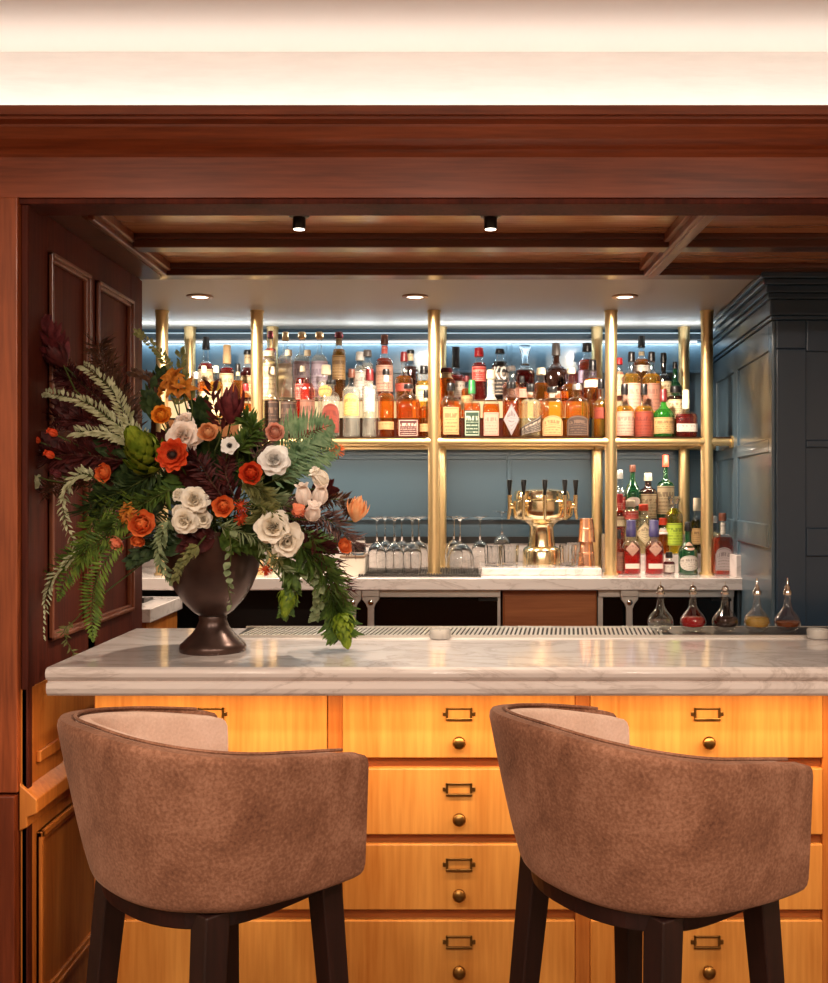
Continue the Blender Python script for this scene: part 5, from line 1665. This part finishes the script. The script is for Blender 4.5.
# feathery greens low
sp('feathery_fern', [(130, 520), (100, 540), (72, 565), (58, 600)], 'fern', L_fern, 'feathery green fern falling before the dark wall above the bar end', 20, 1.4, 4)
sp('feathery_fern', [(120, 540), (98, 575), (92, 605), (93, 640)], 'fern', L_fern, 'feathery green fern hanging down just above the bar top', 18, 1.4, 4)
sp('feathery_fern', [(140, 500), (105, 510), (88, 535), (84, 560)], 'needle', L_fern, 'bushy fern below the single orange flower', 18, 1.2, 5)
sp('feathery_fern', [(110, 540), (80, 548), (66, 560), (50, 575)], 'needle', L_grn, 'short green fern under the silver curl', 16, 1.2, 4)
sp('feathery_fern', [(95, 600), (75, 620), (64, 632), (74, 655)], 'needle', L_ol, 'thin pale fern tip reaching the bar end', 9, 1.0, 2, start=0.4)
sp('feathery_fern', [(160, 470), (125, 490), (100, 500), (88, 510)], 'needle', L_dk, 'dark green fern behind the largest orange ranunculus', 20, 1.6, 6)
sp('feathery_fern', [(170, 490), (150, 500), (120, 520), (108, 530)], 'needle', L_grn, 'green fern between the green cone and largest orange ranunculus', 18, 1.5, 5)
# juniper at the bottles
sp('juniper_sprig', [(240, 470), (275, 455), (305, 435), (332, 425)], 'fern', L_jun, 'pale green juniper sprig spreading before the bottles', 34, 1.7, 4, start=0.3)
sp('juniper_sprig', [(245, 480), (280, 465), (312, 455), (338, 448)], 'fern', L_jun, 'pale green juniper sprig just under the first one', 26, 1.7, 4, start=0.3)
sp('juniper_sprig', [(250, 490), (275, 480), (292, 470), (300, 452)], 'needle', L_jun, 'juniper sprig behind the blush tulips', 18, 1.6, 5, start=0.3)
sp('juniper_sprig', [(240, 500), (258, 495), (276, 500), (290, 515)], 'needle', L_euc, 'grey green tuft between orange flowers and the tulips', 15, 1.8, 5, start=0.2)
# upright olive branch at the brass post
sp('olive_branch', [(180, 440), (178, 400), (165, 360), (138, 333)], 'leafy', L_ol, 'small leaved branch curling up in front of the front brass post', 9, 2.0, 3, start=0.3, stem=M_stemb)
sp('olive_branch', [(170, 430), (158, 395), (150, 378), (132, 372)], 'leafy', L_brn, 'brownish branch reaching to the edge of the dark wall', 10, 2.0, 3, start=0.35, stem=M_stemb)
sp('olive_branch', [(190, 430), (192, 405), (184, 380), (180, 352)], 'leafy', L_ol, 'thin olive branch behind the rust trumpet flowers', 10, 2.4, 2, start=0.4)
sp('olive_branch', [(170, 440), (158, 415), (150, 398), (160, 372)], 'leafy', L_dk, 'dark leafy branch below the rust trumpet flowers', 16, 5, 2, start=0.3)
# burgundy grass and dark sprays
sp('burgundy_spray', [(110, 420), (90, 395), (70, 380), (52, 370)], 'needle', L_bur, 'burgundy spray behind the silver sprigs', 22, 1.6, 10, off=0.05, stem=M_stemb)
sp('burgundy_spray', [(125, 430), (112, 395), (100, 370), (92, 342)], 'needle', L_brn, 'dark brown grassy spray against the panelled wall', 22, 1.5, 9, off=0.05, stem=M_stemb)
sp('burgundy_spray', [(120, 440), (90, 425), (65, 415), (42, 418)], 'needle', L_bur, 'dark spray just above the red blooms', 22, 1.6, 10, off=0.05, stem=M_stemb)
sp('burgundy_spray', [(120, 460), (85, 455), (55, 455), (30, 462)], 'needle', L_bur, 'dark spray carrying the red blooms by the jamb', 22, 1.8, 10, off=0.03, stem=M_stemb)
sp('burgundy_spray', [(110, 480), (75, 478), (45, 490), (18, 500)], 'needle', L_brn, 'brown spray reaching the jamb below the red blooms', 18, 1.6, 5, off=0.04, stem=M_stemb)
sp('burgundy_spray', [(225, 500), (210, 480), (200, 462), (190, 455)], 'needle', L_bur, 'dense burgundy grass between blush and cream roses', 15, 1.1, 6, off=0.0, stem=M_stemb)
sp('burgundy_spray', [(235, 500), (225, 475), (228, 460), (232, 440)], 'needle', L_bur, 'dense burgundy grass below the small white flower', 14, 1.1, 5, off=0.01, stem=M_stemb)
sp('burgundy_spray', [(255, 460), (262, 448), (268, 442), (258, 436)], 'needle', L_blade, 'short striped grass above the white ruffled flower', 14, 1.0, 3, off=-0.01)
sp('burgundy_spray', [(285, 505), (320, 515), (340, 528), (354, 545)], 'needle', L_blade, 'striped purple grass spilling toward the white box', 20, 1.0, 7, off=-0.02)
sp('burgundy_spray', [(280, 510), (310, 535), (328, 555), (345, 590)], 'needle', L_bur, 'burgundy grass hanging above the green cone', 22, 1.0, 7)
sp('burgundy_spray', [(285, 500), (320, 500), (342, 500), (350, 510)], 'needle', L_brn, 'rusty brown spray under the peach protea', 14, 1.2, 5, off=0.03)
sp('burgundy_spray', [(215, 450), (222, 430), (215, 410), (212, 385)], 'leafy', L_bur, 'burgundy leafed stem beside the burgundy protea', 18, 2.6, 1, start=0.35)
sp('burgundy_spray', [(75, 390), (62, 362), (52, 345), (44, 330)], 'leafy', P_bur, 'long burgundy leaves at the top against the panelled wall', 28, 4.5, 2, start=0.3)
# leaves over the vase
sp('eucalyptus_sprig', [(236, 530), (237, 555), (234, 580), (238, 602)], 'leafy', L_euc, 'eucalyptus sprig hanging down the front of the vase', 10, 4.5, 1, off=-0.07, step=3)
sp('eucalyptus_sprig', [(285, 555), (300, 570), (296, 585), (292, 592)], 'leafy', L_euc, 'short eucalyptus sprig beside the vase bowl', 11, 5, 1, step=2)
sp('eucalyptus_sprig', [(310, 560), (318, 585), (318, 605), (314, 618)], 'leafy', L_euc, 'eucalyptus tip behind the hanging green cone', 11, 5, 1)
sp('eucalyptus_sprig', [(200, 545), (190, 555), (182, 565), (178, 578)], 'leafy', L_ol, 'olive green leaves under the cream roses', 10, 2.2, 2, off=-0.02)
sp('rosemary_sprig', [(265, 505), (280, 515), (285, 540), (282, 560)], 'needle', L_ol, 'thin rosemary sprig crossing the cream rose pair', 11, 1.2, 3, off=-0.06)
sp('rosemary_sprig', [(225, 525), (255, 535), (275, 552), (288, 570)], 'needle', L_euc, 'thin needle sprig running from the rim to the red hanging flower', 14, 1.0, 3, off=-0.05)
sp('rosemary_sprig', [(240, 450), (248, 440), (255, 430), (246, 418)], 'needle', L_grn, 'green tuft beside the burgundy protea', 16, 1.6, 7, off=-0.02)
sp('rosemary_sprig', [(245, 480), (262, 490), (270, 505), (262, 520)], 'needle', L_ol, 'olive tuft under the deep orange flower', 15, 1.4, 7, off=-0.03)
# hanging green stems with cones
sp('green_leaf_stem', [(300, 545), (322, 570), (333, 600), (341, 630)], 'needle', L_grn, 'thick leafy green stem hanging toward the bar top', 25, 3.4, 9)
sp('green_leaf_stem', [(285, 550), (292, 575), (290, 595), (286, 612)], 'leafy', L_grn, 'shorter leafy green stem hanging beside the vase', 18, 4, 3)
fl('cone', 342, 622, 19, L_lime, 'green_cone', 'green conebush bud hanging lowest, almost on the bar', dirv=(0.25, -0.35, -0.9), cat='cone flower')
fl('cone', 288, 596, 15, L_lime, 'green_cone', 'green conebush bud hanging beside the vase bowl', dirv=(-0.1, -0.3, -0.9), cat='cone flower')
fl('cone', 147, 456, 31, L_lime, 'green_cone', 'big green conebush head beside the open red orange flower', dirv=(-0.15, -0.75, 0.55), cat='cone flower', off=-0.01)
# dark filler greenery inside the bouquet
fil = [((150, 500), (130, 480), (115, 470)), ((180, 480), (165, 485), (150, 490)), ((200, 480), (215, 470), (225, 455)), ((210, 540), (190, 540), (165, 548)), ((230, 530), (250, 530), (270, 540)),
       ((250, 520), (270, 500), (285, 485)), ((260, 530), (300, 540), (325, 545)), ((220, 470), (240, 455), (250, 440)), ((190, 470), (180, 460), (160, 440)), ((160, 500), (125, 500), (95, 490)),
       ((150, 470), (120, 450), (95, 445)), ((215, 540), (235, 540), (255, 548)), ((210, 455), (205, 445), (195, 405)), ((270, 520), (300, 505), (325, 490)), ((180, 540), (150, 550), (130, 560)), ((240, 480), (228, 470), (215, 452)), ((255, 470), (240, 460), (225, 450)), ((265, 500), (262, 480), (268, 460)), ((225, 500), (205, 490), (185, 478)), ((100, 440), (75, 425), (55, 400)), ((90, 470), (62, 462), (42, 440))]
fls = ['behind the single orange flower', 'between green cone and cream roses', 'behind the burgundy grass', 'under the cream rose cluster', 'under the red spiky flowers', 'behind the white ruffled flower', 'behind the large blush and cream rose pair',
       'behind the deep orange flower', 'behind the open red orange flower', 'below the level silver sprig', 'behind the silver sprigs', 'at the middle of the vase rim', 'behind the blush rose', 'behind the blush tulips', 'below the largest orange ranunculus', 'behind the small white flower', 'between peach bloom and white ruffled flower', 'behind the tiny orange bud', 'above the cream rose cluster', 'among the silver sprigs by the dark wall', 'among the small red blooms']
for i, (q, s_) in enumerate(zip(fil, fls)):
    sp('dark_greenery', list(q), 'leafy', (L_dk, L_grn, L_dk, L_bur, L_dk)[i % 5] if i < 19 else L_bur, 'dark leafy greenery ' + s_, 20, 5, 5, off=0.05, seed=i)
